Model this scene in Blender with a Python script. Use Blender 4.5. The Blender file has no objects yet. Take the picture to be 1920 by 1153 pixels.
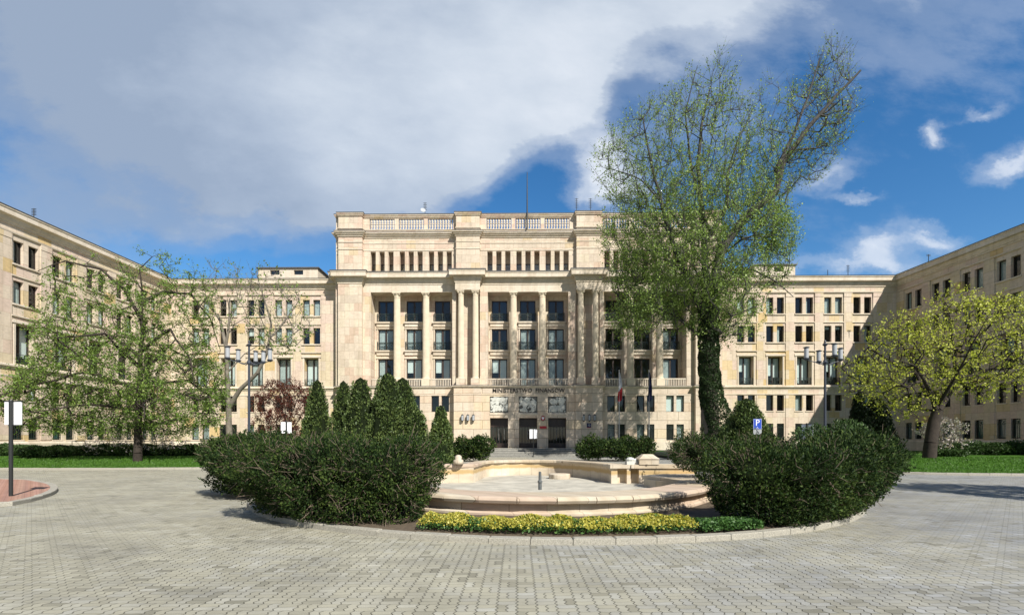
import bpy, math, random
import numpy as np
from mathutils import Vector
R = math.radians
rng = np.random.default_rng(7)
random.seed(7)
SC = bpy.context.scene
COL = SC.collection
# ------------------------------------------------------------------ camera
TH = R(0.7); FP = 925.0; EYE = 1.9
cam = bpy.data.cameras.new('camera'); co = bpy.data.objects.new('camera', cam); COL.objects.link(co)
co.location = (0, 0, EYE); co.rotation_euler = (R(90), 0, TH)
cam.lens = FP/1920*36; cam.sensor_width = 36; cam.sensor_fit = 'HORIZONTAL'
cam.shift_y = (825-576.5)/1920; cam.clip_end = 3000; cam.clip_start = 0.1
SC.camera = co
SC.view_settings.view_transform = 'Standard'; SC.view_settings.look = 'None'
SC.view_settings.exposure = 0.48; SC.view_settings.gamma = 1
SUN = Vector((0.65, -1.0, 1.04)).normalized()
sl = bpy.data.lights.new('sun', 'SUN'); sl.energy = 5.0; sl.angle = R(0.53); sl.color = (1.0, 0.955, 0.87)
so = bpy.data.objects.new('sun', sl); COL.objects.link(so)
so.rotation_euler = SUN.to_track_quat('Z', 'Y').to_euler(); so.location = (40, -40, 60)
try:
    SC.cycles.transparent_max_bounces = 16; SC.cycles.max_bounces = 6; SC.cycles.diffuse_bounces = 3
    SC.cycles.use_denoising = True
except Exception: pass

# ---- small shader expression helper
class G:
    def __init__(s, nt): s.nt = nt
    def n(s, t, **kw):
        x = s.nt.nodes.new(t)
        for k, v in kw.items(): setattr(x, k, v)
        return x
    def put(s, sock, v):
        if v is None: return
        if isinstance(v, bpy.types.NodeSocket): s.nt.links.new(v, sock)
        else:
            try: sock.default_value = v
            except Exception: sock.default_value = (v, v, v)
    def m(s, op, a, b=None, c=None, clamp=False):
        x = s.n('ShaderNodeMath', operation=op, use_clamp=clamp)
        s.put(x.inputs[0], a); s.put(x.inputs[1], b)
        if c is not None: s.put(x.inputs[2], c)
        return x.outputs[0]
    def add(s, a, b): return s.m('ADD', a, b)
    def sub(s, a, b): return s.m('SUBTRACT', a, b)
    def mul(s, a, b): return s.m('MULTIPLY', a, b)
    def div(s, a, b): return s.m('DIVIDE', a, b)
    def noise(s, vec, scale, detail=3, rough=0.5, w=None, col=False):
        x = s.n('ShaderNodeTexNoise'); x.inputs['Scale'].default_value = scale
        x.inputs['Detail'].default_value = detail; x.inputs['Roughness'].default_value = rough
        if vec is not None: s.put(x.inputs['Vector'], vec)
        return x.outputs['Color' if col else 'Fac']
    def ramp(s, fac, stops, interp='LINEAR'):
        x = s.n('ShaderNodeValToRGB'); x.color_ramp.interpolation = interp
        el = x.color_ramp.elements
        while len(el) < len(stops): el.new(0.5)
        for e, (p, c) in zip(el, stops):
            e.position = p; e.color = (c, c, c, 1) if isinstance(c, (int, float)) else (*c[:3], 1)
        s.put(x.inputs[0], fac); return x.outputs[0]
    def mix(s, f, a, b, mode='MIX'):
        x = s.n('ShaderNodeMix', data_type='RGBA', blend_type=mode)
        s.put(x.inputs[0], f)
        for k, v in ((6, a), (7, b)):
            if isinstance(v, (tuple, list)): v = (*v[:3], 1)
            s.put(x.inputs[k], v)
        return x.outputs[2]
    def sep(s, v):
        x = s.n('ShaderNodeSeparateXYZ'); s.put(x.inputs[0], v); return x.outputs
    def comb(s, a, b, c):
        x = s.n('ShaderNodeCombineXYZ'); s.put(x.inputs[0], a); s.put(x.inputs[1], b); s.put(x.inputs[2], c); return x.outputs[0]
    def bump(s, h, strength=0.5, dist=0.02):
        x = s.n('ShaderNodeBump'); x.inputs['Strength'].default_value = strength; x.inputs['Distance'].default_value = dist
        s.put(x.inputs['Height'], h); return x.outputs[0]

# ------------------------------------------------------------------ sky
wd = bpy.data.worlds.new('World'); SC.world = wd; wd.use_nodes = True
nt = wd.node_tree; nt.nodes.clear(); g = G(nt)
sky = g.n('ShaderNodeTexSky', sky_type='NISHITA'); sky.sun_disc = False
sky.sun_elevation = math.asin(SUN.z); sky.sun_rotation = math.atan2(SUN.x, SUN.y)
sky.air_density = 1.0; sky.dust_density = 0.3; sky.ozone_density = 2.5; sky.altitude = 100
tc = g.n('ShaderNodeTexCoord'); d = g.sep(tc.outputs['Generated'])
dy = g.m('MAXIMUM', d[1], 0.05)
ca = g.div(d[0], dy); cb = g.div(d[2], dy)
wn = g.noise(g.comb(g.mul(ca, 1.0), g.mul(cb, 1.5), 0.3), 2.1, 6, 0.58, col=True)
wx = g.sep(wn)
wf = g.sep(g.noise(g.comb(ca, g.mul(cb, 1.4), 7.3), 9.0, 6, 0.65, col=True))
fn = g.noise(g.comb(g.add(g.mul(ca, 2.0), g.mul(cb, 0.9)), g.mul(cb, 3.4), 1.7), 3.2, 8, 0.62)
a2 = g.add(ca, g.mul(g.sub(wx[0], 0.5), 0.34)); b2 = g.add(cb, g.mul(g.sub(wx[1], 0.5), 0.30))
def blob(px, py, sx, sy, amp, rot=0.0, small=False):
    a0 = (px-960)/925-0.012; b0 = (825-py)/925
    A, B = (g.add(ca, g.mul(g.sub(wf[0], 0.5), 0.11)), g.add(cb, g.mul(g.sub(wf[1], 0.5), 0.10))) if small else (a2, b2)
    u = g.sub(A, a0); v = g.sub(B, b0)
    c, s_ = math.cos(R(rot)), math.sin(R(rot))
    uu = g.mul(g.add(g.mul(u, c), g.mul(v, s_)), 925/sx); vv = g.mul(g.add(g.mul(v, c), g.mul(u, -s_)), 925/sy)
    q = g.add(g.mul(uu, uu), g.mul(vv, vv))
    return g.mul(g.m('POWER', 2.718, g.mul(q, -1.0)), amp)
tot = None
for bl in [(330, 60, 560, 300, 1.35), (520, 300, 300, 150, 0.95, -22), (820, 60, 260, 230, 1.1), (60, 420, 300, 120, 0.42),
           (870, 250, 150, 110, 0.75, 20), (1120, -60, 420, 150, 1.0), (1640, -120, 520, 150, 0.85), (1050, 120, 90, 60, 0.35, 40), (1300, 130, 200, 60, 0.28, 20), (1640, 110, 260, 45, 0.2, -8),
           (1340, 240, 190, 120, 0.22), (1045, 310, 75, 120, -0.5, -25), (860, 420, 260, 60, -0.35, 8), (480, 500, 260, 50, -0.4), (1180, 200, 70, 60, -0.35, 30)]:
    b_ = blob(*bl); tot = b_ if tot is None else g.add(tot, b_)
ts = None
for bl in [(1745, 257, 24, 18, 0.72, 20), (1836, 224, 36, 12, 0.55, 22), (1885, 312, 74, 24, 0.75, 25), (1606, 371, 44, 11, 0.6, 0), (1545, 335, 60, 22, 0.6, 20),
           (1632, 462, 44, 24, 0.7, 10), (1735, 455, 58, 22, 0.72, -8), (1560, 495, 110, 18, 0.5), (1660, 500, 56, 22, 0.45), (1130, 310, 60, 60, 0.95, 60), (1090, 200, 70, 55, 0.5, 60), (1150, 365, 70, 30, 0.6)]:
    b_ = blob(*bl, small=True); ts = b_ if ts is None else g.add(ts, b_)
dens = g.add(g.add(tot, ts), g.mul(g.sub(fn, 0.5), 0.85))
front = g.m('GREATER_THAN', d[1], 0.06)
gen = g.add(g.mul(g.noise(tc.outputs['Generated'], 2.2, 6, 0.6), 2.0), -0.25)   # clouds behind the viewer
dens = g.add(g.mul(dens, front), g.mul(gen, g.sub(1.0, front)))
mask = g.ramp(dens, [(0.02, 0.0), (0.38, 0.22), (0.78, 0.66), (1.0, 0.90)], 'EASE')
big = g.noise(g.comb(g.mul(ca, 1.0), g.mul(cb, 1.3), 5.0), 1.5, 4, 0.5)
whit = g.add(g.mul(g.sub(fn, 0.5), 0.5), g.add(g.mul(g.sub(big, 0.5), 1.0), 0.40))
right = g.m('MULTIPLY_ADD', ca, 0.42, 0.42, clamp=True)
whit = g.add(whit, g.mul(g.sub(right, 0.35), 0.55))
def wb(px, py, s1, s2, amp):
    return blob(px, py, s1, s2, amp)
for q_ in ((640, 190, 300, 150, 0.30), (1010, 40, 200, 120, 0.28), (60, 120, 330, 230, -0.24), (250, 400, 400, 110, -0.14), (950, 250, 90, 140, 0.12)): whit = g.add(whit, wb(*q_))
whit = g.add(whit, g.mul(ts, 0.35))
ccol = g.ramp(whit, [(0.05, (0.36, 0.44, 0.57)), (0.35, (0.50, 0.58, 0.70)), (0.65, (0.70, 0.77, 0.86)), (1.0, (0.92, 0.96, 1.02))])
skm = g.n('ShaderNodeVectorMath', operation='SCALE'); g.put(skm.inputs[0], sky.outputs[0]); skm.inputs['Scale'].default_value = 0.1
SKYM = g.n('ShaderNodeHueSaturation'); SKYM.inputs['Saturation'].default_value = 1.32; SKYM.inputs['Value'].default_value = 1.45
g.put(SKYM.inputs['Color'], skm.outputs[0])
# darker grey cloud added in the unseen sky behind the viewer, cutting fill light
ccol = g.mix(front, (0.20, 0.23, 0.28), ccol)
tocl = g.mix(mask, SKYM.outputs[0], ccol)
bg = g.n('ShaderNodeBackground'); g.put(bg.inputs[0], tocl); bg.inputs[1].default_value = 0.72
ow = g.n('ShaderNodeOutputWorld'); nt.links.new(bg.outputs[0], ow.inputs[0])

# ------------------------------------------------------------------ where a photo point lies on a plane Y / on the ground
def U(px, Y):
    r = (px-960)/FP
    return Y*(r*math.cos(TH)-math.sin(TH))/(r*math.sin(TH)+math.cos(TH))
def P3(px, py, Y):
    r = (px-960)/FP; k = Y/(r*math.sin(TH)+math.cos(TH))
    return (k*(r*math.cos(TH)-math.sin(TH)), Y, EYE+(825-py)/FP*k)
def GP(px, py, z=0.0):
    k = FP*(EYE-z)/(py-825); r = (px-960)/FP
    return (k*(r*math.cos(TH)-math.sin(TH)), k*(r*math.sin(TH)+math.cos(TH)), z)

# ------------------------------------------------------------------ materials
def mat(name, col=(0.5, 0.5, 0.5), rough=0.7, metal=0.0, spec=0.5, var=0.0, vscale=3.0, bump=0.0, bscale=30.0, emit=None):
    m = bpy.data.materials.new(name); m.use_nodes = True
    b = m.node_tree.nodes['Principled BSDF']; q = G(m.node_tree)
    b.inputs['Base Color'].default_value = (*col, 1); b.inputs['Roughness'].default_value = rough
    b.inputs['Metallic'].default_value = metal; b.inputs['Specular IOR Level'].default_value = spec
    t = q.n('ShaderNodeTexCoord').outputs['Object']
    if var:
        f = q.noise(t, vscale, 5, 0.6)
        q.put(b.inputs['Base Color'], q.ramp(f, [(0.25, tuple(c*(1-var) for c in col)), (0.75, tuple(min(1, c*(1+var)) for c in col))]))
    if bump:
        q.put(b.inputs['Normal'], q.bump(q.noise(t, bscale, 4, 0.6), bump, 0.01))
    return m
def stone_mat(name, w, h, stops, joint=0.62, jw=0.018, rough=0.85, seed=0.0, offs=0.5, var=0.16, stain=0.25):
    m = bpy.data.materials.new(name); m.use_nodes = True; q = G(m.node_tree)
    b = m.node_tree.nodes['Principled BSDF']
    t = q.n('ShaderNodeTexCoord').outputs['Object']; p = q.sep(t)
    u = q.add(q.add(p[0], p[1]), seed); v = q.add(p[2], 0.001)
    def bricks(ww, hh, mort):
        x = q.n('ShaderNodeTexBrick'); x.offset = offs; x.squash = 1
        q.put(x.inputs['Vector'], q.comb(u, v, 0)); x.inputs['Scale'].default_value = 1.0
        x.inputs['Brick Width'].default_value = ww; x.inputs['Row Height'].default_value = hh
        x.inputs['Mortar Size'].default_value = mort; x.inputs['Mortar Smooth'].default_value = 0.1; x.inputs['Bias'].default_value = 0
        x.inputs['Color1'].default_value = (0, 0, 0, 1); x.inputs['Color2'].default_value = (1, 1, 1, 1); x.inputs['Mortar'].default_value = (0.5, 0.5, 0.5, 1)
        return x
    bk = bricks(w, h, jw)
    # every slab gets its own shade
    row = q.m('FLOOR', q.div(v, h)); par = q.mul(q.m('FLOORED_MODULO', row, 2.0), offs*w)
    cid = q.m('FLOOR', q.div(q.add(u, par), w))
    wn_ = q.n('ShaderNodeTexWhiteNoise'); q.put(wn_.inputs['Vector'], q.comb(cid, row, seed))
    base = q.ramp(wn_.outputs['Value'], stops, 'CONSTANT')
    n1 = q.noise(q.comb(u, q.mul(v, 2.0), p[1]), 2.6, 6, 0.65)
    base = q.mix(1.0, base, q.ramp(n1, [(0.2, 1-var*1.3), (0.8, 1+var)]), 'MULTIPLY')
    n2 = q.noise(q.comb(q.mul(u, 1.3), q.mul(v, 0.18), 2.0), 1.1, 5, 0.6)
    base = q.mix(q.mul(q.ramp(n2, [(0.46, 0.0), (0.72, 1.0)]), stain*1.3), base, (0.33, 0.26, 0.17))
    base = q.mix(bk.outputs['Fac'], base, q.mix(1.0, base, (joint, joint*0.96, joint*0.9), 'MULTIPLY'))
    q.put(b.inputs['Base Color'], base); b.inputs['Roughness'].default_value = rough; b.inputs['Specular IOR Level'].default_value = 0.25
    hgt = q.add(q.mul(q.noise(t, 14, 4, 0.6), 0.25), q.mul(bk.outputs['Fac'], -1.0))
    q.put(b.inputs['Normal'], q.bump(hgt, 0.35, 0.012))
    return m
CREAM = (0.61, 0.515, 0.41)
def sh(c, k, r=0, gg=0, bb=0): return (c[0]*k+r, c[1]*k+gg, c[2]*k+bb)
ST = [(0.0, CREAM), (0.16, sh(CREAM, 1.07)), (0.32, (0.60, 0.465, 0.37)), (0.46, sh(CREAM, 0.92)), (0.6, (0.63, 0.545, 0.42)), (0.72, (0.56, 0.43, 0.33)), (0.84, sh(CREAM, 1.03)), (0.95, (0.59, 0.475, 0.32))]
STY = [(0.0, CREAM), (0.2, (0.63, 0.53, 0.40)), (0.36, (0.61, 0.485, 0.40)), (0.5, (0.60, 0.505, 0.36)), (0.64, sh(CREAM, 1.04)), (0.79, (0.60, 0.475, 0.29)), (0.87, (0.60, 0.475, 0.38)), (0.95, (0.58, 0.43, 0.22))]
M = {}
M['stone'] = stone_mat('sandstone_slabs', 1.15, 0.98, ST, joint=0.72)
M['stone_wing'] = stone_mat('wing_sandstone_slabs', 1.27, 1.18, STY, joint=0.74, seed=3.3)
STB = [(0.0, CREAM), (0.25, sh(CREAM, 1.05)), (0.5, (0.62, 0.49, 0.37)), (0.7, sh(CREAM, 0.97)), (0.88, (0.63, 0.52, 0.37))]
M['stone_big'] = stone_mat('entrance_sandstone_blocks', 2.6, 1.08, STB, joint=0.5, jw=0.03, seed=1.1)
M['trim'] = stone_mat('sandstone_mouldings', 1.9, 40.0, [(0.0, (0.64, 0.56, 0.455)), (0.4, (0.61, 0.525, 0.415)), (0.7, (0.66, 0.58, 0.48))], joint=0.7, jw=0.012, seed=0.7, stain=0.3)
M['fount'] = stone_mat('fountain_sandstone', 0.82, 3.0, [(0.0, (0.53, 0.45, 0.34)), (0.3, (0.51, 0.40, 0.31)), (0.55, (0.55, 0.48, 0.38)), (0.8, (0.52, 0.43, 0.31))], joint=0.55, jw=0.008, offs=0.0, seed=0.2, stain=0.4)
M['fwall'] = stone_mat('stained_fountain_wall', 0.62, 3.0, [(0.0, (0.62, 0.53, 0.40)), (0.4, (0.60, 0.50, 0.38)), (0.75, (0.64, 0.56, 0.44))], joint=0.6, jw=0.006, offs=0.0, seed=0.2, stain=0.1)
def waterline(m):
    q = G(m.node_tree); b = m.node_tree.nodes['Principled BSDF']; src = b.inputs['Base Color'].links[0].from_socket
    t = q.n('ShaderNodeTexCoord').outputs['Object']; p = q.sep(t)
    zz = q.add(p[2], q.mul(q.sub(q.noise(t, 3.0, 4, 0.6), 0.5), 0.12))
    band = q.ramp(zz, [(0.52, 0.0), (0.60, 0.85), (0.70, 0.75), (0.78, 0.0)])
    q.put(b.inputs['Base Color'], q.mix(band, src, (0.46, 0.31, 0.12)))
waterline(M['fwall'])
M['colstone'] = mat('column_stone', (0.64, 0.55, 0.42), 0.85, spec=0.2, var=0.13, vscale=2.0, bump=0.2)
M['relief'] = mat('grey_relief_stone', (0.56, 0.56, 0.51), 0.8, var=0.15, vscale=4, bump=0.4, bscale=20)
M['dark'] = mat('dark_interior', (0.022, 0.02, 0.018), 0.9)
M['room'] = mat('room_interior', (0.07, 0.06, 0.05), 0.9)
M['roof'] = mat('roof_sheet', (0.10, 0.10, 0.10), 0.6, var=0.2)
M['frame'] = mat('brown_window_frame', (0.035, 0.022, 0.017), 0.5)
M['iron'] = mat('dark_green_iron', (0.018, 0.035, 0.03), 0.5)
M['blind'] = mat('white_blind', (0.74, 0.78, 0.76), 0.8)
M['curtain'] = mat('grey_net_curtain', (0.46, 0.50, 0.49), 0.9, var=0.25, vscale=9)
M['panelgreen'] = mat('teal_shutter', (0.05, 0.17, 0.15), 0.5, var=0.2)
M['door'] = mat('dark_wood_door', (0.03, 0.017, 0.011), 0.35, var=0.3)
M['lampmetal'] = mat('slate_blue_paint', (0.04, 0.048, 0.065), 0.45)
M['lampglass'] = mat('frosted_lamp_glass', (0.36, 0.38, 0.40), 0.35)
M['black'] = mat('black_paint', (0.02, 0.022, 0.022), 0.45)
M['white'] = mat('white_panel_paint', (0.78, 0.79, 0.82), 0.5)
M['granite'] = mat('granite_kerb', (0.33, 0.31, 0.26), 0.85, var=0.4, vscale=38, bump=0.4, bscale=60)
M['reliefbase'] = mat('dark_relief_ground', (0.13, 0.13, 0.12), 0.9, var=0.3)  # panel ground coloured darker than the carved slabs, to strengthen the grooves
M['riser'] = mat('shadow_dark_step_riser', (0.17, 0.165, 0.15), 0.9, var=0.4, vscale=5)  # shadow lines under the tread edges, painted as a darker riser colour
M['soil'] = mat('bare_soil', (0.10, 0.075, 0.05), 0.95, var=0.4, vscale=9, bump=0.6, bscale=25)
M['stair'] = mat('grey_granite_step', (0.36, 0.35, 0.31), 0.85, var=0.25, vscale=7, bump=0.2)
M['red'] = mat('red_enamel', (0.45, 0.02, 0.03), 0.5)
M['navy'] = mat('navy_cloth', (0.012, 0.016, 0.075), 0.8)
M['blue'] = mat('blue_sign_face', (0.012, 0.06, 0.42), 0.4)
M['metal'] = mat('grey_metal', (0.45, 0.46, 0.47), 0.4, metal=0.6)
M['redcloth'] = mat('red_flag_cloth', (0.42, 0.015, 0.02), 0.85)
M['whitecloth'] = mat('white_flag_cloth', (0.75, 0.75, 0.77), 0.85)
M['post'] = mat('weathered_grey_post', (0.12, 0.13, 0.13), 0.6, var=0.3)
def glass_mat():
    m = bpy.data.materials.new('window_glass'); m.use_nodes = True; q = G(m.node_tree); m.node_tree.nodes.clear()
    gl = q.n('ShaderNodeBsdfGlossy'); gl.inputs['Roughness'].default_value = 0.02; gl.inputs['Color'].default_value = (0.86, 0.93, 1, 1)
    tr = q.n('ShaderNodeBsdfTransparent'); tr.inputs['Color'].default_value = (0.80, 0.86, 0.85, 1)
    t = q.n('ShaderNodeTexCoord').outputs['Object']
    nrm = q.bump(q.noise(t, 1.1, 2, 0.5), 0.25, 0.02); q.put(gl.inputs['Normal'], nrm)
    fr = q.n('ShaderNodeLayerWeight'); fr.inputs[0].default_value = 0.5
    mx = q.n('ShaderNodeMixShader'); q.put(mx.inputs[0], q.m('MULTIPLY_ADD', q.m('POWER', fr.outputs['Facing'], 3.0), 0.6, 0.065, clamp=True))
    m.node_tree.links.new(tr.outputs[0], mx.inputs[1]); m.node_tree.links.new(gl.outputs[0], mx.inputs[2])
    o = q.n('ShaderNodeOutputMaterial'); m.node_tree.links.new(mx.outputs[0], o.inputs[0])
    m.use_transparent_shadow = True; return m
M['glass'] = glass_mat()
def paving_mat():
    m = bpy.data.materials.new('wavy_concrete_pavers'); m.use_nodes = True; q = G(m.node_tree)
    b = m.node_tree.nodes['Principled BSDF']
    t = q.n('ShaderNodeTexCoord').outputs['Object']; p = q.sep(t)
    w = 0.228
    x = q.add(p[0], 500.0); y = q.add(p[1], 500.0)
    zz = q.m('PINGPONG', y, w/4); x = q.add(x, q.mul(zz, 0.60))
    y = q.add(y, q.mul(q.m('SINE', q.mul(x, 6.2832/w)), 0.006))
    cx = q.m('FLOOR', q.div(x, w)); fx = q.m('FRACT', q.div(x, w)); par = q.m('FLOORED_MODULO', cx, 2.0)
    yy = q.add(y, q.mul(par, w)); ry = q.m('FLOORED_MODULO', yy, 2*w)
    isv = q.m('GREATER_THAN', ry, w)
    fy = q.m('FRACT', q.div(yy, w))
    def edge(f, size): return q.mul(q.m('MINIMUM', f, q.sub(1.0, f)), size)
    dxh = edge(fx, w); dyh = edge(q.m('FRACT', q.mul(fy, 2.0)), w/2)
    dxv = edge(q.m('FRACT', q.mul(fx, 2.0)), w/2); dyv = edge(fy, w)
    dx = q.add(q.mul(dxh, q.sub(1, isv)), q.mul(dxv, isv)); dyy = q.add(q.mul(dyh, q.sub(1, isv)), q.mul(dyv, isv))
    jn = q.noise(t, 1.7, 3, 0.6)
    gapx = q.m('MULTIPLY_ADD', jn, 0.007, 0.0052)
    jx = q.m('SUBTRACT', 1.0, q.div(dx, gapx), clamp=True); jy = q.m('SUBTRACT', 1.0, q.div(dyy, q.mul(gapx, 0.55)), clamp=True)
    joint = q.m('MAXIMUM', q.m('POWER', jx, 0.5), q.mul(q.m('POWER', jy, 0.6), 0.75))
    sx = q.mul(q.m('FLOOR', q.mul(fx, 2.0)), isv); sy = q.mul(q.m('FLOOR', q.mul(fy, 2.0)), q.sub(1, isv))
    wn_ = q.n('ShaderNodeTexWhiteNoise'); q.put(wn_.inputs['Vector'], q.comb(q.add(cx, q.mul(sx, 0.5)), q.add(q.m('FLOOR', q.div(yy, w)), q.mul(sy, 0.5)), 0.5))
    rv = wn_.outputs['Value']
    big = q.noise(t, 0.16, 4, 0.6); mid = q.noise(q.comb(p[0], q.mul(p[1], 1.6), 3.0), 0.9, 4, 0.6)
    warm = (0.38, 0.36, 0.28); cool = (0.27, 0.275, 0.275)
    side = q.m('MULTIPLY_ADD', p[0], 0.10, 0.12, clamp=True)
    fac = q.m('MULTIPLY_ADD', q.sub(big, 0.5), 2.2, q.add(q.mul(side, 0.75), 0.05), clamp=True)
    fac = q.m('MULTIPLY_ADD', q.sub(rv, 0.5), 0.55, fac, clamp=True)
    base = q.mix(fac, warm, cool)
    tone = q.ramp(rv, [(0.0, 0.62), (0.05, 0.80), (0.12, 0.95), (0.88, 1.04), (0.95, 1.14), (1.0, 1.26)])
    base = q.mix(1.0, base, tone, 'MULTIPLY')
    base = q.mix(1.0, base, q.ramp(mid, [(0.25, 0.72), (0.7, 1.10)]), 'MULTIPLY')
    base = q.mix(1.0, base, q.ramp(q.noise(t, 90, 3, 0.7), [(0.25, 0.84), (0.75, 1.14)]), 'MULTIPLY')
    dirt = q.noise(q.comb(q.mul(p[0], 0.5), p[1], 9.0), 0.55, 5, 0.7)
    base = q.mix(q.mul(q.ramp(dirt, [(0.50, 0.0), (0.70, 1.0)]), 0.42), base, (0.16, 0.155, 0.14))
    base = q.mix(joint, base, (0.05, 0.046, 0.036))
    q.put(b.inputs['Base Color'], base); b.inputs['Roughness'].default_value = 0.88; b.inputs['Specular IOR Level'].default_value = 0.25
    h = q.add(q.mul(joint, -1.0), q.mul(q.noise(t, 60, 3, 0.6), 0.12))
    q.put(b.inputs['Normal'], q.bump(h, 0.6, 0.006))
    return m
M['paving'] = paving_mat()
M['redpave'] = stone_mat('red_clay_paving', 0.2, 0.1, [(0.0, (0.36, 0.20, 0.15)), (0.4, (0.40, 0.23, 0.18)), (0.75, (0.33, 0.19, 0.15))], joint=0.7, jw=0.006)
def grass_mat():
    m = bpy.data.materials.new('lawn_grass'); m.use_nodes = True; q = G(m.node_tree); b = m.node_tree.nodes['Principled BSDF']
    t = q.n('ShaderNodeTexCoord').outputs['Object']
    c = q.ramp(q.noise(t, 1.4, 6, 0.7), [(0.3, (0.035, 0.085, 0.012)), (0.6, (0.06, 0.145, 0.02)), (0.8, (0.095, 0.19, 0.03))])
    c = q.mix(1.0, c, q.ramp(q.noise(t, 45, 3, 0.7), [(0.3, 0.6), (0.7, 1.35)]), 'MULTIPLY')
    q.put(b.inputs['Base Color'], c); b.inputs['Roughness'].default_value = 0.95; b.inputs['Specular IOR Level'].default_value = 0.1
    q.put(b.inputs['Normal'], q.bump(q.noise(t, 40, 3, 0.7), 0.8, 0.05)); return m
M['grass'] = grass_mat()
def leaf_mat(name, c1, c2, c3, rough=0.5, trans=0.3, spec=0.35):
    m = bpy.data.materials.new(name); m.use_nodes = True; q = G(m.node_tree); m.node_tree.nodes.clear()
    geo = q.n('ShaderNodeNewGeometry'); t = q.n('ShaderNodeTexCoord').outputs['Object']
    f = q.m('MULTIPLY_ADD', q.sub(q.noise(t, 0.9, 3, 0.6), 0.5), 1.1, q.m('MULTIPLY_ADD', geo.outputs['Random Per Island'], 0.7, 0.15), clamp=True)
    c = q.ramp(f, [(0.0, c1), (0.5, c2), (1.0, c3)])
    b = q.n('ShaderNodeBsdfPrincipled'); q.put(b.inputs['Base Color'], c); b.inputs['Roughness'].default_value = rough; b.inputs['Specular IOR Level'].default_value = spec
    tr = q.n('ShaderNodeBsdfTranslucent'); q.put(tr.inputs[0], q.mix(1.0, c, (1.15, 1.3, 0.6), 'MULTIPLY'))
    mx = q.n('ShaderNodeMixShader'); mx.inputs[0].default_value = trans
    m.node_tree.links.new(b.outputs[0], mx.inputs[1]); m.node_tree.links.new(tr.outputs[0], mx.inputs[2])
    o = q.n('ShaderNodeOutputMaterial'); m.node_tree.links.new(mx.outputs[0], o.inputs[0]); return m
L = {}
L['poplar'] = leaf_mat('poplar_leaf', (0.10, 0.165, 0.035), (0.22, 0.32, 0.07), (0.38, 0.48, 0.15))
L['linden'] = leaf_mat('linden_leaf', (0.07, 0.13, 0.02), (0.155, 0.25, 0.045), (0.27, 0.36, 0.085))
L['maple'] = leaf_mat('maple_leaf', (0.24, 0.27, 0.03), (0.48, 0.50, 0.08), (0.70, 0.69, 0.20), trans=0.4)
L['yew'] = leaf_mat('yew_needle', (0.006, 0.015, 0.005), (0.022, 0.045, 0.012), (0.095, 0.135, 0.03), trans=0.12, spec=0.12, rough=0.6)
L['thuja'] = leaf_mat('thuja_spray', (0.03, 0.058, 0.016), (0.085, 0.13, 0.036), (0.17, 0.215, 0.06), trans=0.15)
L['spruce'] = leaf_mat('spruce_needle', (0.008, 0.017, 0.008), (0.016, 0.03, 0.012), (0.03, 0.05, 0.02), trans=0.05)
L['juniper'] = leaf_mat('juniper_needle', (0.02, 0.045, 0.012), (0.045, 0.085, 0.022), (0.075, 0.13, 0.035), trans=0.1)
L['purple'] = leaf_mat('purple_leaf', (0.05, 0.012, 0.012), (0.13, 0.03, 0.022), (0.17, 0.09, 0.04), trans=0.3)
L['ivy'] = leaf_mat('ivy_leaf', (0.014, 0.026, 0.01), (0.026, 0.048, 0.015), (0.055, 0.09, 0.028), trans=0.06, spec=0.2, rough=0.6)
L['yellow'] = leaf_mat('golden_leaf', (0.26, 0.27, 0.04), (0.50, 0.44, 0.07), (0.66, 0.60, 0.18), trans=0.25)
L['bedgreen'] = leaf_mat('bed_green_leaf', (0.03, 0.08, 0.02), (0.06, 0.14, 0.03), (0.12, 0.22, 0.06), trans=0.2)
L['blossom'] = leaf_mat('pink_white_petal', (0.62, 0.48, 0.52), (0.78, 0.68, 0.70), (0.85, 0.80, 0.80), trans=0.3)
L['lawnblade'] = leaf_mat('grass_blade', (0.04, 0.10, 0.012), (0.07, 0.165, 0.02), (0.12, 0.23, 0.035), trans=0.3)
M['bark_dark'] = mat('dark_bark', (0.035, 0.026, 0.02), 0.95, var=0.4, vscale=6, bump=0.7, bscale=14)
M['bark_poplar'] = mat('poplar_bark', (0.065, 0.062, 0.055), 0.95, var=0.4, vscale=3, bump=0.6, bscale=12)
M['bark_grey'] = mat('grey_bark', (0.12, 0.105, 0.085), 0.95, var=0.35, vscale=3, bump=0.6, bscale=12)
M['bark_pale'] = mat('pale_bark', (0.17, 0.15, 0.12), 0.95, var=0.4, vscale=2.5, bump=0.5, bscale=12)
M['twig'] = mat('yew_twig', (0.13, 0.10, 0.07), 0.9, var=0.4, vscale=8)
M['hedgecore'] = mat('shaded_inner_branches', (0.012, 0.017, 0.008), 1.0, spec=0.0, var=0.4, vscale=12)

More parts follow.
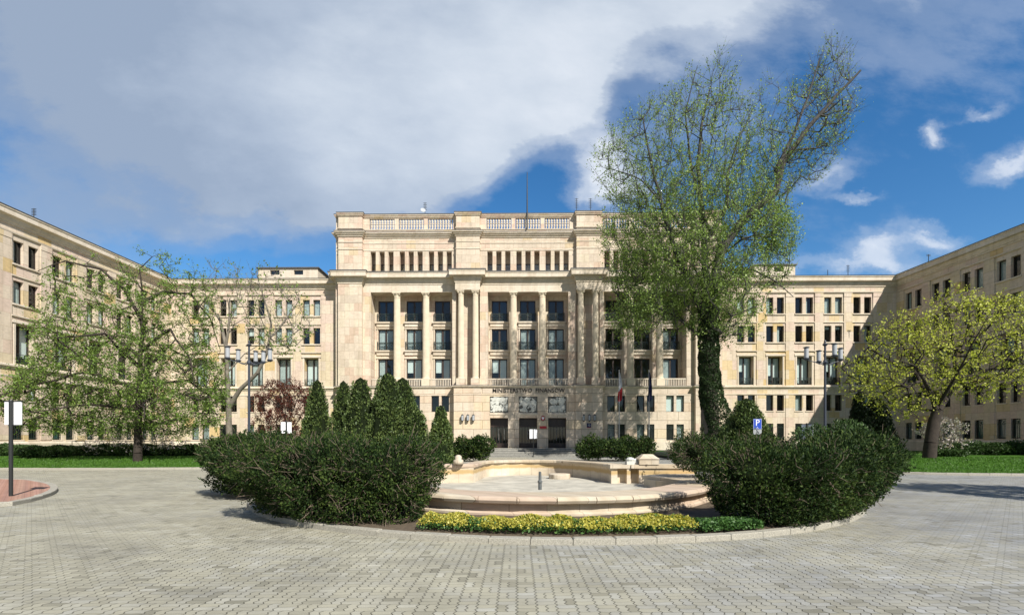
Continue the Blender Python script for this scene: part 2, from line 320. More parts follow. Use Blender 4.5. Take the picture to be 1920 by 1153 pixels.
# ------------------------------------------------------------------ object helpers
def link(o, parent=None):
    COL.objects.link(o)
    if parent is not None: o.parent = parent
    return o
def tag(o, label=None, cat=None, group=None, kind=None):
    if label: o['label'] = label
    if cat: o['category'] = cat
    if group: o['group'] = group
    if kind: o['kind'] = kind
    return o
def empty(name, loc=(0, 0, 0), rz=0.0, label=None, cat=None, group=None):
    o = bpy.data.objects.new(name, None); COL.objects.link(o); o.location = loc; o.rotation_euler = (0, 0, rz)
    o.empty_display_size = 0.3
    return tag(o, label, cat, group)
class MB:
    def __init__(s): s.v = []; s.f = []; s.mi = []; s.cur = 0
    def quad(s, *p):
        n = len(s.v); s.v += [tuple(q) for q in p]; s.f.append(tuple(range(n, n+len(p)))); s.mi.append(s.cur)
    def box(s, x0, x1, y0, y1, z0, z1):
        n = len(s.v)
        s.v += [(x0, y0, z0), (x1, y0, z0), (x1, y1, z0), (x0, y1, z0), (x0, y0, z1), (x1, y0, z1), (x1, y1, z1), (x0, y1, z1)]
        for q in ((0, 3, 2, 1), (4, 5, 6, 7), (0, 1, 5, 4), (1, 2, 6, 5), (2, 3, 7, 6), (3, 0, 4, 7)):
            s.f.append(tuple(n+i for i in q)); s.mi.append(s.cur)
    def lathe(s, prof, c=(0, 0, 0), n=12, flute=None):
        b = len(s.v); k = len(prof)
        for (r, z) in prof:
            for i in range(n):
                a = 2*math.pi*i/n
                rr = r*(1-(flute if (flute and i % 2) else 0))
                s.v.append((c[0]+rr*math.cos(a), c[1]+rr*math.sin(a), c[2]+z))
        for j in range(k-1):
            for i in range(n):
                s.f.append((b+j*n+i, b+j*n+(i+1) % n, b+(j+1)*n+(i+1) % n, b+(j+1)*n+i)); s.mi.append(s.cur)
        s.f.append(tuple(b+(k-1)*n+i for i in range(n))); s.mi.append(s.cur)
        s.f.append(tuple(b+n-1-i for i in range(n))); s.mi.append(s.cur)
    def tube(s, pts, rad, n=6):
        pts = [Vector(p) for p in pts]; b = len(s.v)
        rad = rad if isinstance(rad, (list, tuple)) else [rad]*len(pts)
        for i, p in enumerate(pts):
            t = (pts[min(i+1, len(pts)-1)]-pts[max(i-1, 0)]).normalized()
            u = t.cross(Vector((0, 0, 1)) if abs(t.z) < 0.9 else Vector((1, 0, 0))).normalized(); w = t.cross(u)
            for k in range(n):
                a = 2*math.pi*k/n; s.v.append(tuple(p+(u*math.cos(a)+w*math.sin(a))*rad[i]))
        for i in range(len(pts)-1):
            for k in range(n):
                s.f.append((b+i*n+k, b+i*n+(k+1) % n, b+(i+1)*n+(k+1) % n, b+(i+1)*n+k)); s.mi.append(s.cur)
        s.f.append(tuple(b+n-1-k for k in range(n))); s.mi.append(s.cur)
        s.f.append(tuple(b+(len(pts)-1)*n+k for k in range(n))); s.mi.append(s.cur)
    def sweep(s, path, prof, closed=False):
        """prof: list of (out, z) outward from a plan path; outward = right-hand side of the walking direction."""
        n = len(path); m = len(prof); b = len(s.v); offs = []
        for i in range(n):
            def dr(a, c):
                v = Vector((c[0]-a[0], c[1]-a[1])); v.normalize(); return v
            if closed: d0 = dr(path[i-1], path[i]); d1 = dr(path[i], path[(i+1) % n])
            else:
                d0 = dr(path[i-1], path[i]) if i else dr(path[0], path[1]); d1 = dr(path[i], path[i+1]) if i < n-1 else d0
            n0 = Vector((d0.y, -d0.x)); n1 = Vector((d1.y, -d1.x)); mm = n0+n1
            k = mm/(max(0.2, mm.dot(n0))) if mm.length > 1e-6 else n0
            offs.append(k)
        for i in range(n):
            for (o, z) in prof: s.v.append((path[i][0]+offs[i].x*o, path[i][1]+offs[i].y*o, z))
        for i in range(n if closed else n-1):
            j = (i+1) % n
            for q in range(m):
                r_ = (q+1) % m
                s.f.append((b+i*m+q, b+j*m+q, b+j*m+r_, b+i*m+r_)); s.mi.append(s.cur)
        if not closed:
            s.f.append(tuple(b+q for q in range(m))); s.mi.append(s.cur)
            s.f.append(tuple(b+(n-1)*m+m-1-q for q in range(m))); s.mi.append(s.cur)
    def prism(s, poly, z0, z1):
        b = len(s.v); n = len(poly)
        s.v += [(p[0], p[1], z0) for p in poly]+[(p[0], p[1], z1) for p in poly]
        s.f.append(tuple(b+n+i for i in range(n))); s.mi.append(s.cur); s.f.append(tuple(b+n-1-i for i in range(n))); s.mi.append(s.cur)
        for i in range(n):
            s.f.append((b+i, b+(i+1) % n, b+n+(i+1) % n, b+n+i)); s.mi.append(s.cur)
    def mesh(s, name, mats):
        me = bpy.data.meshes.new(name); me.from_pydata(s.v, [], s.f)
        mats = mats if isinstance(mats, (list, tuple)) else [mats]
        for m_ in mats: me.materials.append(m_)
        if len(mats) > 1: me.polygons.foreach_set('material_index', s.mi)
        me.update(); return me
    def build(s, name, mats, parent=None, loc=None, smooth=False):
        me = s.mesh(name, mats)
        if smooth: me.polygons.foreach_set('use_smooth', [True]*len(me.polygons))
        o = bpy.data.objects.new(name, me); link(o, parent)
        if loc: o.location = loc
        return o
def inst(name, me, parent, loc=(0, 0, 0), rz=0.0):
    o = bpy.data.objects.new(name, me); link(o, parent); o.location = loc; o.rotation_euler = (0, 0, rz); return o
def wall(mb, x0, x1, z0, z1, y, holes, depth=0.35):
    """a wall face looking to -y with real openings and reveals; holes: (x0,x1,z0,z1[,depth])"""
    xs = sorted({x0, x1, *[h[0] for h in holes], *[h[1] for h in holes]}); zs = sorted({z0, z1, *[h[2] for h in holes], *[h[3] for h in holes]})
    xs = [x for x in xs if x0-1e-6 <= x <= x1+1e-6]; zs = [z for z in zs if z0-1e-6 <= z <= z1+1e-6]
    for j in range(len(zs)-1):
        cz = (zs[j]+zs[j+1])/2; run = None
        for i in range(len(xs)-1):
            cx = (xs[i]+xs[i+1])/2
            ins = any(h[0] < cx < h[1] and h[2] < cz < h[3] for h in holes)
            if not ins:
                if run is None: run = xs[i]
                end = xs[i+1]
            if (ins or i == len(xs)-2) and run is not None:
                mb.quad((run, y, zs[j]), (end, y, zs[j]), (end, y, zs[j+1]), (run, y, zs[j+1])); run = None
    for h in holes:
        a, b, c, e = h[:4]; dd = h[4] if len(h) > 4 else depth; yb = y+dd
        mb.quad((a, y, c), (a, y, e), (a, yb, e), (a, yb, c)); mb.quad((b, y, c), (b, yb, c), (b, yb, e), (b, y, e))
        mb.quad((a, y, e), (b, y, e), (b, yb, e), (a, yb, e)); mb.quad((a, y, c), (a, yb, c), (b, yb, c), (b, y, c))
def raw_mesh(name, V, F, mats, mi=None):
    me = bpy.data.meshes.new(name); V = np.asarray(V, np.float32); F = np.asarray(F, np.int32)
    me.vertices.add(len(V)); me.vertices.foreach_set('co', V.ravel())
    k = F.shape[1]; me.loops.add(F.size); me.loops.foreach_set('vertex_index', F.ravel())
    me.polygons.add(len(F)); me.polygons.foreach_set('loop_start', np.arange(0, F.size, k, dtype=np.int32))
    me.polygons.foreach_set('loop_total', np.full(len(F), k, np.int32))
    for m_ in (mats if isinstance(mats, (list, tuple)) else [mats]): me.materials.append(m_)
    if mi is not None: me.polygons.foreach_set('material_index', np.asarray(mi, np.int32))
    me.update(calc_edges=True); return me
def leaves(P, size, aspect=0.6, up=None, jitter=0.35):
    """leaf-sized rhombs at the points P with random lie; up: preferred axis directions (N,3)"""
    P = np.asarray(P, float); n = len(P)
    a = rng.normal(size=(n, 3))
    if up is not None: a = a*0.75+up*1.4
    a /= np.linalg.norm(a, axis=1)[:, None]
    b = np.cross(a, rng.normal(size=(n, 3))); b /= np.linalg.norm(b, axis=1)[:, None]+1e-9
    s = (size*(1+jitter*rng.normal(size=n)).clip(0.4, 1.9))[:, None]*0.5
    V = np.stack([P-a*s, P+b*s*aspect, P+a*s, P-b*s*aspect], 1).reshape(-1, 3)
    return V, np.arange(4*n).reshape(-1, 4)
def segs(A, B, ra, rb, n=4):
    A = np.asarray(A, float); B = np.asarray(B, float); t = B-A; t /= np.linalg.norm(t, axis=1)[:, None]+1e-9
    ref = np.where(np.abs(t[:, 2:3]) < 0.9, np.array([[0, 0, 1.0]]), np.array([[1.0, 0, 0]]))
    u = np.cross(t, ref); u /= np.linalg.norm(u, axis=1)[:, None]; w = np.cross(t, u)
    ang = np.arange(n)*2*np.pi/n; ring = u[:, None]*np.cos(ang)[None, :, None]+w[:, None]*np.sin(ang)[None, :, None]
    V = np.concatenate([A[:, None]+ring*np.asarray(ra)[:, None, None], B[:, None]+ring*np.asarray(rb)[:, None, None]], 1).reshape(-1, 3)
    k = np.arange(n); k2 = (k+1) % n; q = np.stack([k, k2, k2+n, k+n], 1)
    F = (np.arange(len(A))[:, None, None]*2*n+q[None]).reshape(-1, 4)
    return V, F
def join(*VF):
    off = 0; Vs = []; Fs = []
    for V, F in VF:
        Vs.append(V); Fs.append(np.asarray(F)+off); off += len(V)
    return np.concatenate(Vs), np.concatenate(Fs)
def text_mesh(s, size, depth, name, m_, bold=0.0):
    cu = bpy.data.curves.new(name, 'FONT'); cu.body = s; cu.size = size; cu.extrude = depth; cu.align_x = 'CENTER'; cu.align_y = 'CENTER'; cu.resolution_u = 2; cu.offset = bold
    ob = bpy.data.objects.new(name, cu); COL.objects.link(ob); bpy.context.view_layer.update()
    me = bpy.data.meshes.new_from_object(ob.evaluated_get(bpy.context.evaluated_depsgraph_get()))
    bpy.data.objects.remove(ob); me.name = name; me.materials.clear(); me.materials.append(m_); return me
def bar(mb, p, q, w, y0, y1):
    """flat bar in the x-z plane between two points"""
    d = Vector((q[0]-p[0], q[1]-p[1])); d.normalize(); nx, nz = -d.y*w/2, d.x*w/2
    c = [(p[0]+nx, p[1]+nz), (p[0]-nx, p[1]-nz), (q[0]-nx, q[1]-nz), (q[0]+nx, q[1]+nz)]; b = len(mb.v)
    mb.v += [(a, y0, z) for a, z in c]+[(a, y1, z) for a, z in c]
    for f in ((0, 1, 2, 3), (7, 6, 5, 4), (0, 4, 5, 1), (1, 5, 6, 2), (2, 6, 7, 3), (3, 7, 4, 0)):
        mb.f.append(tuple(b+i for i in f)); mb.mi.append(mb.cur)

# ================================================================== GROUND
def smooth_poly(pts, k=6, closed=False):
    n = len(pts); out = []
    rngi = range(n if closed else n-1)
    for i in rngi:
        p = [Vector(pts[(i+j) % n] if closed else pts[min(max(i+j, 0), n-1)]) for j in (-1, 0, 1, 2)]
        for q in range(k):
            t = q/k
            v = 0.5*((2*p[1])+(-p[0]+p[2])*t+(2*p[0]-5*p[1]+4*p[2]-p[3])*t*t+(-p[0]+3*p[1]-3*p[2]+p[3])*t**3)
            out.append((v.x, v.y))
    if not closed: out.append(tuple(pts[-1][:2]))
    return out
mb = MB(); mb.quad((-400, -300, 0), (400, -300, 0), (400, 500, 0), (-400, 500, 0))
tag(mb.build('plaza_paving', M['paving']), kind='structure')
def offset_path(path, d, closed):
    n = len(path); out = []
    for i in range(n):
        a = Vector(path[i-1] if (i or closed) else path[0]); c = Vector(path[(i+1) % n] if (i < n-1 or closed) else path[-1])
        t = (c-a).normalized(); out.append((path[i][0]+t.y*d, path[i][1]-t.x*d))
    return out
def resample(path, step, closed):
    pts = [Vector(p) for p in path]+([Vector(path[0])] if closed else [])
    L_ = [0]
    for a, b in zip(pts, pts[1:]): L_.append(L_[-1]+(b-a).length)
    n = max(2, round(L_[-1]/step)); out = []; j = 0
    for i in range(n+(0 if closed else 1)):
        s_ = min(L_[-1]*i/n, L_[-1]-1e-6)
        while j < len(L_)-2 and L_[j+1] < s_: j += 1
        t = (s_-L_[j])/max(1e-9, L_[j+1]-L_[j]); out.append(tuple(pts[j].lerp(pts[j+1], t)))
    return out
def kerb(name, path, width, h, step=0.95, closed=False, seed=1):
    """a run of separate kerb stones; path is the outer (road) edge, stones lie to the left of the walking direction"""
    r_ = random.Random(seed); o = resample(path, step, closed); i_ = offset_path(o, -width, closed); mb = MB(); n = len(o)
    for k in range(n if closed else n-1):
        a, b = Vector(o[k]), Vector(o[(k+1) % n]); c, d_ = Vector(i_[(k+1) % n]), Vector(i_[k]); g_ = 0.006/max(0.1, (b-a).length)
        q = [a.lerp(b, g_), a.lerp(b, 1-g_), d_.lerp(c, 1-g_), d_.lerp(c, g_)]; hh = h+r_.uniform(-0.006, 0.008); bb = len(mb.v); e = 0.018
        cen = (q[0]+q[1]+q[2]+q[3])/4
        for p in q: mb.v.append((p.x, p.y, -0.02))
        for p in q: mb.v.append((p.x, p.y, hh-e))
        for p in q:
            w_ = p+(cen-p).normalized()*e*1.3; mb.v.append((w_.x, w_.y, hh+r_.uniform(-.003, .003)))
        for l0 in (0, 4):
            for s_ in range(4):
                mb.f.append((bb+l0+s_, bb+l0+(s_+1) % 4, bb+l0+4+(s_+1) % 4, bb+l0+4+s_)); mb.mi.append(0)
        mb.f.append((bb+8, bb+9, bb+10, bb+11)); mb.mi.append(0)
    return tag(mb.build(name, M['granite']), kind='structure')
# central island: ring of kerb stones around bed, hedges and fountain
EC = (1.0, 19.5)
isl = [(EC[0]+10.25*math.cos(t), EC[1]+10.55*math.sin(t)) for t in np.linspace(0, 2*math.pi, 97)[:-1]]
kerb('island_kerb', isl, 0.2, 0.115, 0.78, True, 3)
inn = offset_path(isl, -0.2, True)
mb = MB(); cb_ = len(mb.v)
rings = [(1.0, 0.085), (0.93, 0.13), (0.8, 0.16), (0.4, 0.1), (0.0, 0.05)]
for (k_, z_) in rings:
    for (x_, y_) in inn: mb.v.append((EC[0]+(x_-EC[0])*k_, EC[1]+(y_-EC[1])*k_, z_+(random.uniform(-.015, .015) if k_ < 1 else 0)))
nn = len(inn)
for j in range(len(rings)-1):
    for i in range(nn): mb.f.append((j*nn+i, j*nn+(i+1) % nn, (j+1)*nn+(i+1) % nn, (j+1)*nn+i)); mb.mi.append(0)
tag(mb.build('island_soil', M['soil']), kind='structure')
# lawns: sloping sheets behind low kerbs
def lawn(name, front, back_y, rise, kname, seed):
    kerb(kname, front, 0.32, 0.13, 1.0, False, seed)
    e = offset_path(front, -0.3, False); e = resample(e, 1.5, False); mb = MB(); N = len(e); K = 14
    for k in range(K+1):
        t = k/K
        for (x_, y_) in e:
            y2 = y_+(back_y-y_)*t; s_ = min(1, (y2-y_)/rise[1]); s_ = s_*s_*(3-2*s_) if y2 > y_ else 0
            mb.v.append((x_, y2, 0.1+rise[0]*s_+(math.sin(x_*1.3+y2)*0.015)))
    for k in range(K):
        for i in range(N-1): mb.f.append((k*N+i, k*N+i+1, (k+1)*N+i+1, (k+1)*N+i)); mb.mi.append(0)
    return tag(mb.build(name, M['grass'], smooth=True), kind='structure')
Lf = smooth_poly([(-62, 33.4), (-45, 31.9), (-32, 31.0), (-24, 31.3), (-18.5, 33.2), (-15.5, 37.5), (-14.8, 44), (-14.6, 52)], 6)
lawn('left_lawn', Lf, 61.2, (0.55, 7.0), 'left_lawn_kerb', 5)
Rf = smooth_poly([(15.2, 50), (15.6, 42), (17.0, 34), (20.5, 28.4), (27, 26.4), (38, 26.3), (64, 27.5)], 6)
lawn('right_lawn', Rf, 61.2, (0.55, 9.0), 'right_lawn_kerb', 6)
def lawn_z(x, y):
    f_ = Lf if x < 0 else Rf
    y0 = min(f_, key=lambda p: abs(p[0]-x))[1]+0.3; R_ = 7.0 if x < 0 else 9.0
    if x < 0 and x > -15.5: y0 = 40
    s_ = max(0, min(1, (y-y0)/R_)); return 0.1+0.55*s_*s_*(3-2*s_)
# small red-paved island on the left
ri = [(-60, 11.8), (-30, 12.2), (-19.5, 12.75), (-16.3, 13.3)]+[GP(a, b)[:2] for a, b in ((0, 950), (50, 943))]+[GP(96, 927, .05)[:2]]+[GP(a, b, .1)[:2] for a, b in ((109, 914), (98, 906), (70, 901), (30, 898))]+[(-32, 23.6), (-60, 23.8)]
ri = smooth_poly(ri, 6)
kerb('red_pavement_kerb', ri, 0.22, 0.12, 0.9, False, 8)
mb = MB(); pin = offset_path(ri, -0.2, False); mb.quad(*[(x_, y_, 0.112) for x_, y_ in pin])
tag(mb.build('red_pavement', M['redpave']), kind='structure')

# ================================================================== WINDOWS
def zW(py): return EYE+(825-py)/15.0
PM = {}
def frame_mesh(key, w, h, dep, mull=1, transom=None, fr=0.07, mw=0.1):
    mb = MB(); a, b = -w/2, w/2; y0, y1 = dep-0.08, dep
    mb.box(a, a+fr, y0, y1, 0, h); mb.box(b-fr, b, y0, y1, 0, h); mb.box(a+fr, b-fr, y0, y1, 0, fr); mb.box(a+fr, b-fr, y0, y1, h-fr, h)
    if mull: mb.box(-mw/2, mw/2, y0-0.01, y1, fr, h-fr)
    if transom: mb.box(a+fr, b-fr, y0-0.006, y1-0.006, transom, transom+0.05)
    p = MB(); p.quad((a+fr/2, dep-0.03, fr/2), (b-fr/2, dep-0.03, fr/2), (b-fr/2, dep-0.03, h-fr/2), (a+fr/2, dep-0.03, h-fr/2))
    PM[key] = dict(w=w, h=h, dep=dep, frame=mb.mesh('window_frame', M['frame']), pane=p.mesh('window_pane', M['glass']), fr=fr, cache={})
def sheet(key, kind, x0, x1, z0, z1):
    P = PM[key]; ck = (kind, round(x0, 2), round(x1, 2), round(z0, 2), round(z1, 2))
    if ck not in P['cache']:
        mb = MB(); y = P['dep']+0.06
        if kind == 'curtain':
            n = max(4, int((x1-x0)/0.05)); 
            for i in range(n):
                xa, xb = x0+(x1-x0)*i/n, x0+(x1-x0)*(i+1)/n; ya, yb = y+0.02*math.sin(i*1.9), y+0.02*math.sin((i+1)*1.9)
                mb.quad((xa, ya, z0), (xb, yb, z0), (xb, yb, z1), (xa, ya, z1))
        else: mb.box(x0, x1, y, y+0.01, z0, z1)
        P['cache'][ck] = mb.mesh(kind, M[{'curtain': 'curtain', 'blind': 'blind', 'shutter': 'panelgreen'}[kind]])
    return P['cache'][ck]
RW = random.Random(11)
def window(parent, key, x, z, y=0.0, rail=None, style=None, grille=None):
    P = PM[key]; o = inst('window', P['frame'], parent, (x, y, z)); inst('pane', P['pane'], o)
    w, h = P['w'], P['h']; s_ = style or RW.choices(['dark', 'curtain', 'half', 'blind', 'low'], [5, 3.4, 0.9, 0.35, 0.7])[0]
    if s_ == 'curtain': inst('curtain', sheet(key, 'curtain', -w/2+.05, w/2-.05, .05, h-.05), o)
    elif s_ == 'half': inst('blind', sheet(key, 'blind', -w/2+.06, w/2-.06, h*RW.choice([.7, .8, .55]), h-.05), o)
    elif s_ == 'blind': inst('blind', sheet(key, 'blind', -w/2+.06, w/2-.06, .06, h-.05), o)
    elif s_ == 'low': inst('curtain', sheet(key, 'curtain', -w/2+.05, w*RW.choice([-.1, .05, .15]), .05, h-.05), o)
    elif s_ == 'two':
        inst('blind', sheet(key, 'blind', -w/2+.09, -.07, h*RW.choice([.08, .35, .5, .5]), h-.07), o); inst('blind', sheet(key, 'blind', .08, w/2-.09, h*RW.choice([.08, .2, .3]), h-.07), o)
    elif s_ == 'twoc':
        inst('curtain', sheet(key, 'curtain', -w/2+.07, -.07, .1, h-.07), o); inst('curtain', sheet(key, 'curtain', .08, w/2-.07, .1, h-.07), o)
    elif s_ == 'shutter': inst('shutter', sheet(key, 'shutter', -w/2+.05, w/2-.05, .05, h-.05), o)
    if rail: inst('railing', PM[rail], o)
    if grille: inst('grille', PM[grille], o)
    return o
frame_mesh('pair', 0.88, 2.02, 0.36, mull=0)
frame_mesh('tall', 1.80, 3.50, 0.80, mw=0.16, fr=0.1)
frame_mesh('cellar', 0.90, 1.95, 0.30, mull=0)
frame_mesh('hall', 1.97, 2.66, 0.22, mw=0.22, fr=0.12, transom=1.0)
frame_mesh('hallt', 1.97, 3.45, 0.22, mw=0.22, fr=0.12)
frame_mesh('gpair', 0.95, 1.97, 0.34, mull=0)
frame_mesh('loggia', 0.9, 1.25, 0.06, mull=0)
frame_mesh('attic', 1.0, 0.45, 0.15, mull=0)
def ell(mb, cx, cz, rx, rz, y0, y1, w=0.03, n=14):
    pts = [(cx+rx*math.cos(t), cz+rz*math.sin(t)) for t in np.linspace(0, 2*math.pi, n+1)]
    for a, b in zip(pts, pts[1:]): bar(mb, a, b, w, y0, y1)
def railing(w, h, y, posts=True, style='x'):
    mb = MB(); a, b = -w/2, w/2
    mb.box(a, b, y-.03, y+.03, h-.05, h); mb.box(a, b, y-.03, y+.03, 0.03, 0.07); mb.box(a, b, y-.015, y+.015, h-.2, h-.17)
    k = 2
    for i in range(k+1): x = a+(b-a)*i/k; mb.box(x-.035, x+.035, y-.035, y+.035, 0, h+(.09 if posts else 0))
    for i in range(k):
        x0, x1 = a+(b-a)*i/k+.06, a+(b-a)*(i+1)/k-.06; cx = (x0+x1)/2; zt = h-.2
        if style == 'x':
            bar(mb, (x0, .06), (x1, zt), .035, y-.012, y+.012); bar(mb, (x0, zt), (x1, .06), .035, y-.02, y-.004)
            ell(mb, cx, zt/2+.03, (x1-x0)*.34, zt*.33, y-.026, y+.02)
        else:
            ell(mb, cx, zt/2+.03, (x1-x0)*.46, zt*.42, y-.02, y+.02, .04); ell(mb, cx, zt/2+.03, (x1-x0)*.16, zt*.4, y-.026, y+.014, .03)
            bar(mb, (x0, .06), (cx, zt), .025, y-.01, y+.01); bar(mb, (cx, zt), (x1, .06), .025, y-.01, y+.01)
    for s_ in (a, b): mb.box(s_-.02, s_+.02, y, .2, .03, .07); mb.box(s_-.02, s_+.02, y, .2, h-.05, h-.01)
    return mb.mesh('railing', M['iron'])
PM['rail_hall'] = railing(2.05, 1.0, -.16, True, 'x')
PM['rail_tall'] = railing(1.78, 0.88, 0.12, False, 'o')
def grille(w, h, y=.08):
    mb = MB()
    mb.box(-w/2+.02, w/2-.02, y-.015, y+.015, .12, .16); mb.box(-w/2+.02, w/2-.02, y-.015, y+.015, h-.5, h-.46)
    for i in range(6): x = -w/2+.06+(w-.12)*i/5; mb.box(x-.014, x+.014, y-.012, y+.012, .03, h-.46)
    for i in range(3): ell(mb, -w/2+.17+(w-.34)*i/2, h-.3, .11, .13, y-.012, y+.012, .028, 10)
    return mb.mesh('grille', M['iron'])
PM['grille'] = grille(.9, 1.95)

# ================================================================== WINGS
CORN = [(0, 20.78), (0.10, 20.78), (0.10, 20.9), (0.2, 20.98), (0.26, 21.22), (0.30, 21.34), (0.60, 21.40), (0.60, 21.80), (0.67, 21.86), (0.67, 21.97), (0.0, 21.99)]
def wing(root, x0, x1, bays, zo, cap0, cap1, styles=None, pier_ends=True):
    z = lambda v: v+zo
    A0, A1, B0, B1, C0, C1, D0, D1, E0, E1 = [z(v) for v in (17.5, 19.52, 13.97, 15.99, 8.66, 12.16, 5.44, 7.36, 1.92, 3.87)]
    holes = []
    for c in bays:
        for s_ in (-.66, .66):
            for (a, b, dd) in ((A0, A1, .36), (B0, B1, .36), (D0, D0+2.0, .34), (E0, E1, .3)): holes.append((c+s_-.44, c+s_+.44, a, b, dd))
        holes.append((c-.9, c+.9, C0, C0+3.5, .8))
    mb = MB(); wall(mb, x0, x1, 0, z(20.8), 0, holes); mb.build('wall', M['stone_wing'], root)
    # pilaster strips and the plain corner piers stand 9 cm proud of the window bays
    mb = MB(); half = 1.27; edges = sorted(bays); segs_ = []
    prev = x0
    for c in edges: segs_.append((prev, c-half)); prev = c+half
    segs_.append((prev, x1))
    for (a, b) in segs_:
        if b-a > .1:
            mb = MB(); mb.box(a, b, -.09, .003, z(8.6), z(19.55)); mb.box(a+.0, b-.0, -.13, .003, z(19.55), z(20.02)); mb.box(a, b, -.06, .003, z(1.9), z(7.38))
            mb.build('pilaster', M['stone_wing'], root)
    for c in bays:
        mb = MB()
        for (zz_, pr) in ((17.5, .13), (13.97, .13)): mb.box(c-1.22, c+1.22, -pr, .004, z(zz_-.16), z(zz_-.02))
        for (zz_, pr) in ((16.45, .11), (12.92, .15)): mb.box(c-1.3, c+1.3, -pr, .004, z(zz_-.1), z(zz_))
        mb.box(c-1.22, c+1.22, -.12, .004, z(12.25), z(12.5)); mb.box(c-1.1, c-.92, -.05, .004, z(8.6), z(12.25)); mb.box(c+.92, c+1.1, -.05, .004, z(8.6), z(12.25))
        for s_ in (-.66, .66):
            mb.box(c+s_-.52, c+s_+.52, -.07, .004, z(5.32), z(5.42)); mb.box(c+s_-.5, c+s_+.5, -.05, .004, z(1.8), z(1.9))
        mb.build('window_surround', M['trim'], root)
    mb = MB(); pth = [(x0, 0), (x1, 0)]
    mb.sweep(pth, [(0, z(8.12)), (.06, z(8.12)), (.1, z(8.28)), (.24, z(8.36)), (.24, z(8.5)), (.14, z(8.58)), (0, z(8.6))])
    mb.sweep(pth, [(0, z(7.42)), (.07, z(7.42)), (.1, z(7.56)), (0, z(7.6))]); mb.sweep(pth, [(0, z(20.02)), (.14, z(20.05)), (.17, z(20.17)), (0, z(20.2))])
    mb.sweep(pth, [(0, z(0)), (.22, z(0)), (.22, z(1.62)), (.16, z(1.74)), (0, z(1.78))])
    mb.build('string_course', M['trim'], root)
    mb = MB(); mb.sweep(pth, [(o_, z(v)) for o_, v in CORN]); mb.build('cornice', M['trim'], root)
    mb = MB(); mb.sweep(pth, [(-.2, z(21.995)), (.71, z(21.975)), (.73, z(22.03)), (-.2, z(22.10))]); mb.box(x0, x1, .2, 14, z(21.8), z(22.06)); mb.build('roof', M['roof'], root)
    mb = MB(); mb.box(x0+.05, x1-.05, 1.7, 13.9, 0.01, z(21.75)); mb.quad((x0, 0, 0), (x0, 14, 0), (x0, 14, z(21.8)), (x0, 0, z(21.8))); mb.quad((x1, 0, 0), (x1, 14, 0), (x1, 14, z(21.8)), (x1, 0, z(21.8)))
    mb.build('interior_walls', M['room'], root)
    for i, c in enumerate(bays):
        for s_ in (-.66, .66):
            st = (styles or {})
            window(root, 'pair', c+s_, A0, style=st.get((i, 'A'))); window(root, 'pair', c+s_, B0, style=st.get((i, 'B')))
            window(root, 'pair', c+s_, D0, style=st.get((i, 'D')) or RW.choice(['dark', 'dark', 'curtain', 'dark']))
            window(root, 'cellar', c+s_, E0, style=RW.choice(['dark', 'dark', 'shutter', 'curtain']), grille='grille')
        window(root, 'tall', c, C0, rail='rail_tall', style=st.get((i, 'C')) or RW.choice(['two', 'twoc', 'dark', 'twoc']))
def wing_frame(cpx, vp):
    r = (vp-960)/FP; dx, dy_ = r*math.cos(TH)-math.sin(TH), r*math.sin(TH)+math.cos(TH); return U(cpx, 61.7), dx, dy_
YW = 61.7
bl = empty('connecting_wing', (0, YW, 0), 0, 'cream sandstone wing directly left of the columned entrance block, behind the pale forked tree', 'building', 'sandstone wings around the forecourt')
XL, dxl, dyl = wing_frame(320, 1003); XR, dxr, dyr = wing_frame(1681, 907)
AX = U(990, 60.6)
baysL = [-25.963-3.515*k for k in range(5)]
wing(bl, XL-1.5, AX-22.9, baysL[::-1], 0.0, True, False, styles={(4, 'C'): 'two', (4, 'A'): 'curtain', (3, 'C'): 'twoc', (2, 'C'): 'twoc', (3, 'A'): 'curtain'})
br = empty('connecting_wing', (0, YW, 0), 0, 'cream sandstone wing directly right of the columned entrance block, partly in diagonal shade', 'building', 'sandstone wings around the forecourt')
baysR = [28.364+3.582*k for k in range(5)]
wing(br, AX+22.9, XR+1.5, baysR, 0.10, False, True, styles={(0, 'A'): 'blind', (0, 'C'): 'two', (1, 'C'): 'two', (2, 'C'): 'two', (3, 'B'): 'half', (3, 'A'): 'curtain', (0, 'B'): 'dark', (3, 'C'): 'two'})
sl_ = empty('side_wing', (XL, YW, 0), math.atan2(dyl, dxl), 'long sunlit sandstone wing on the far left, running towards the viewer', 'building', 'sandstone wings around the forecourt')
wing(sl_, -48, 0, sorted([-3.37-3.585*k for k in range(8)]), 0.013, False, False, styles={(2, 'C'): 'two', (3, 'C'): 'two'})
sr_ = empty('side_wing', (XR, YW, 0), math.atan2(-dyr, -dxr), 'long shaded sandstone wing on the far right, behind the yellow green tree', 'building', 'sandstone wings around the forecourt')
wing(sr_, 0, 33, [2.40+3.555*k for k in range(8)], 0.113, False, False)

# ================================================================== ENTRANCE BLOCK
mbk = empty('entrance_block', (AX, 60.6, 0), 0, 'tall sandstone ministry block with fluted columns, rooftop balustrade and three dark doors under an inscription', 'building')
SB = (10.8, 14.4, 18.0); CBY = (-3.58, 0.0, 3.58)
YO, YC, YR = -0.6, -0.9, 1.9
# ground storey wall
holes = []
for s in (-1, 1):
    for c in SB:
        for q in (-.62, .62): holes += [(s*c+q-.475, s*c+q+.475, 5.37, 7.34, .34), (s*c+q-.475+.025, s*c+q+.45, 1.9, 3.85, .3)]
for s in (-1, 1):
    mb = MB(); a, b = sorted((s*9.0, s*20.3)); wall(mb, a, b, 0, 8.3, 0, [h for h in holes if a < h[0] < b])
    mb.build('wall', M['stone_big'], mbk)
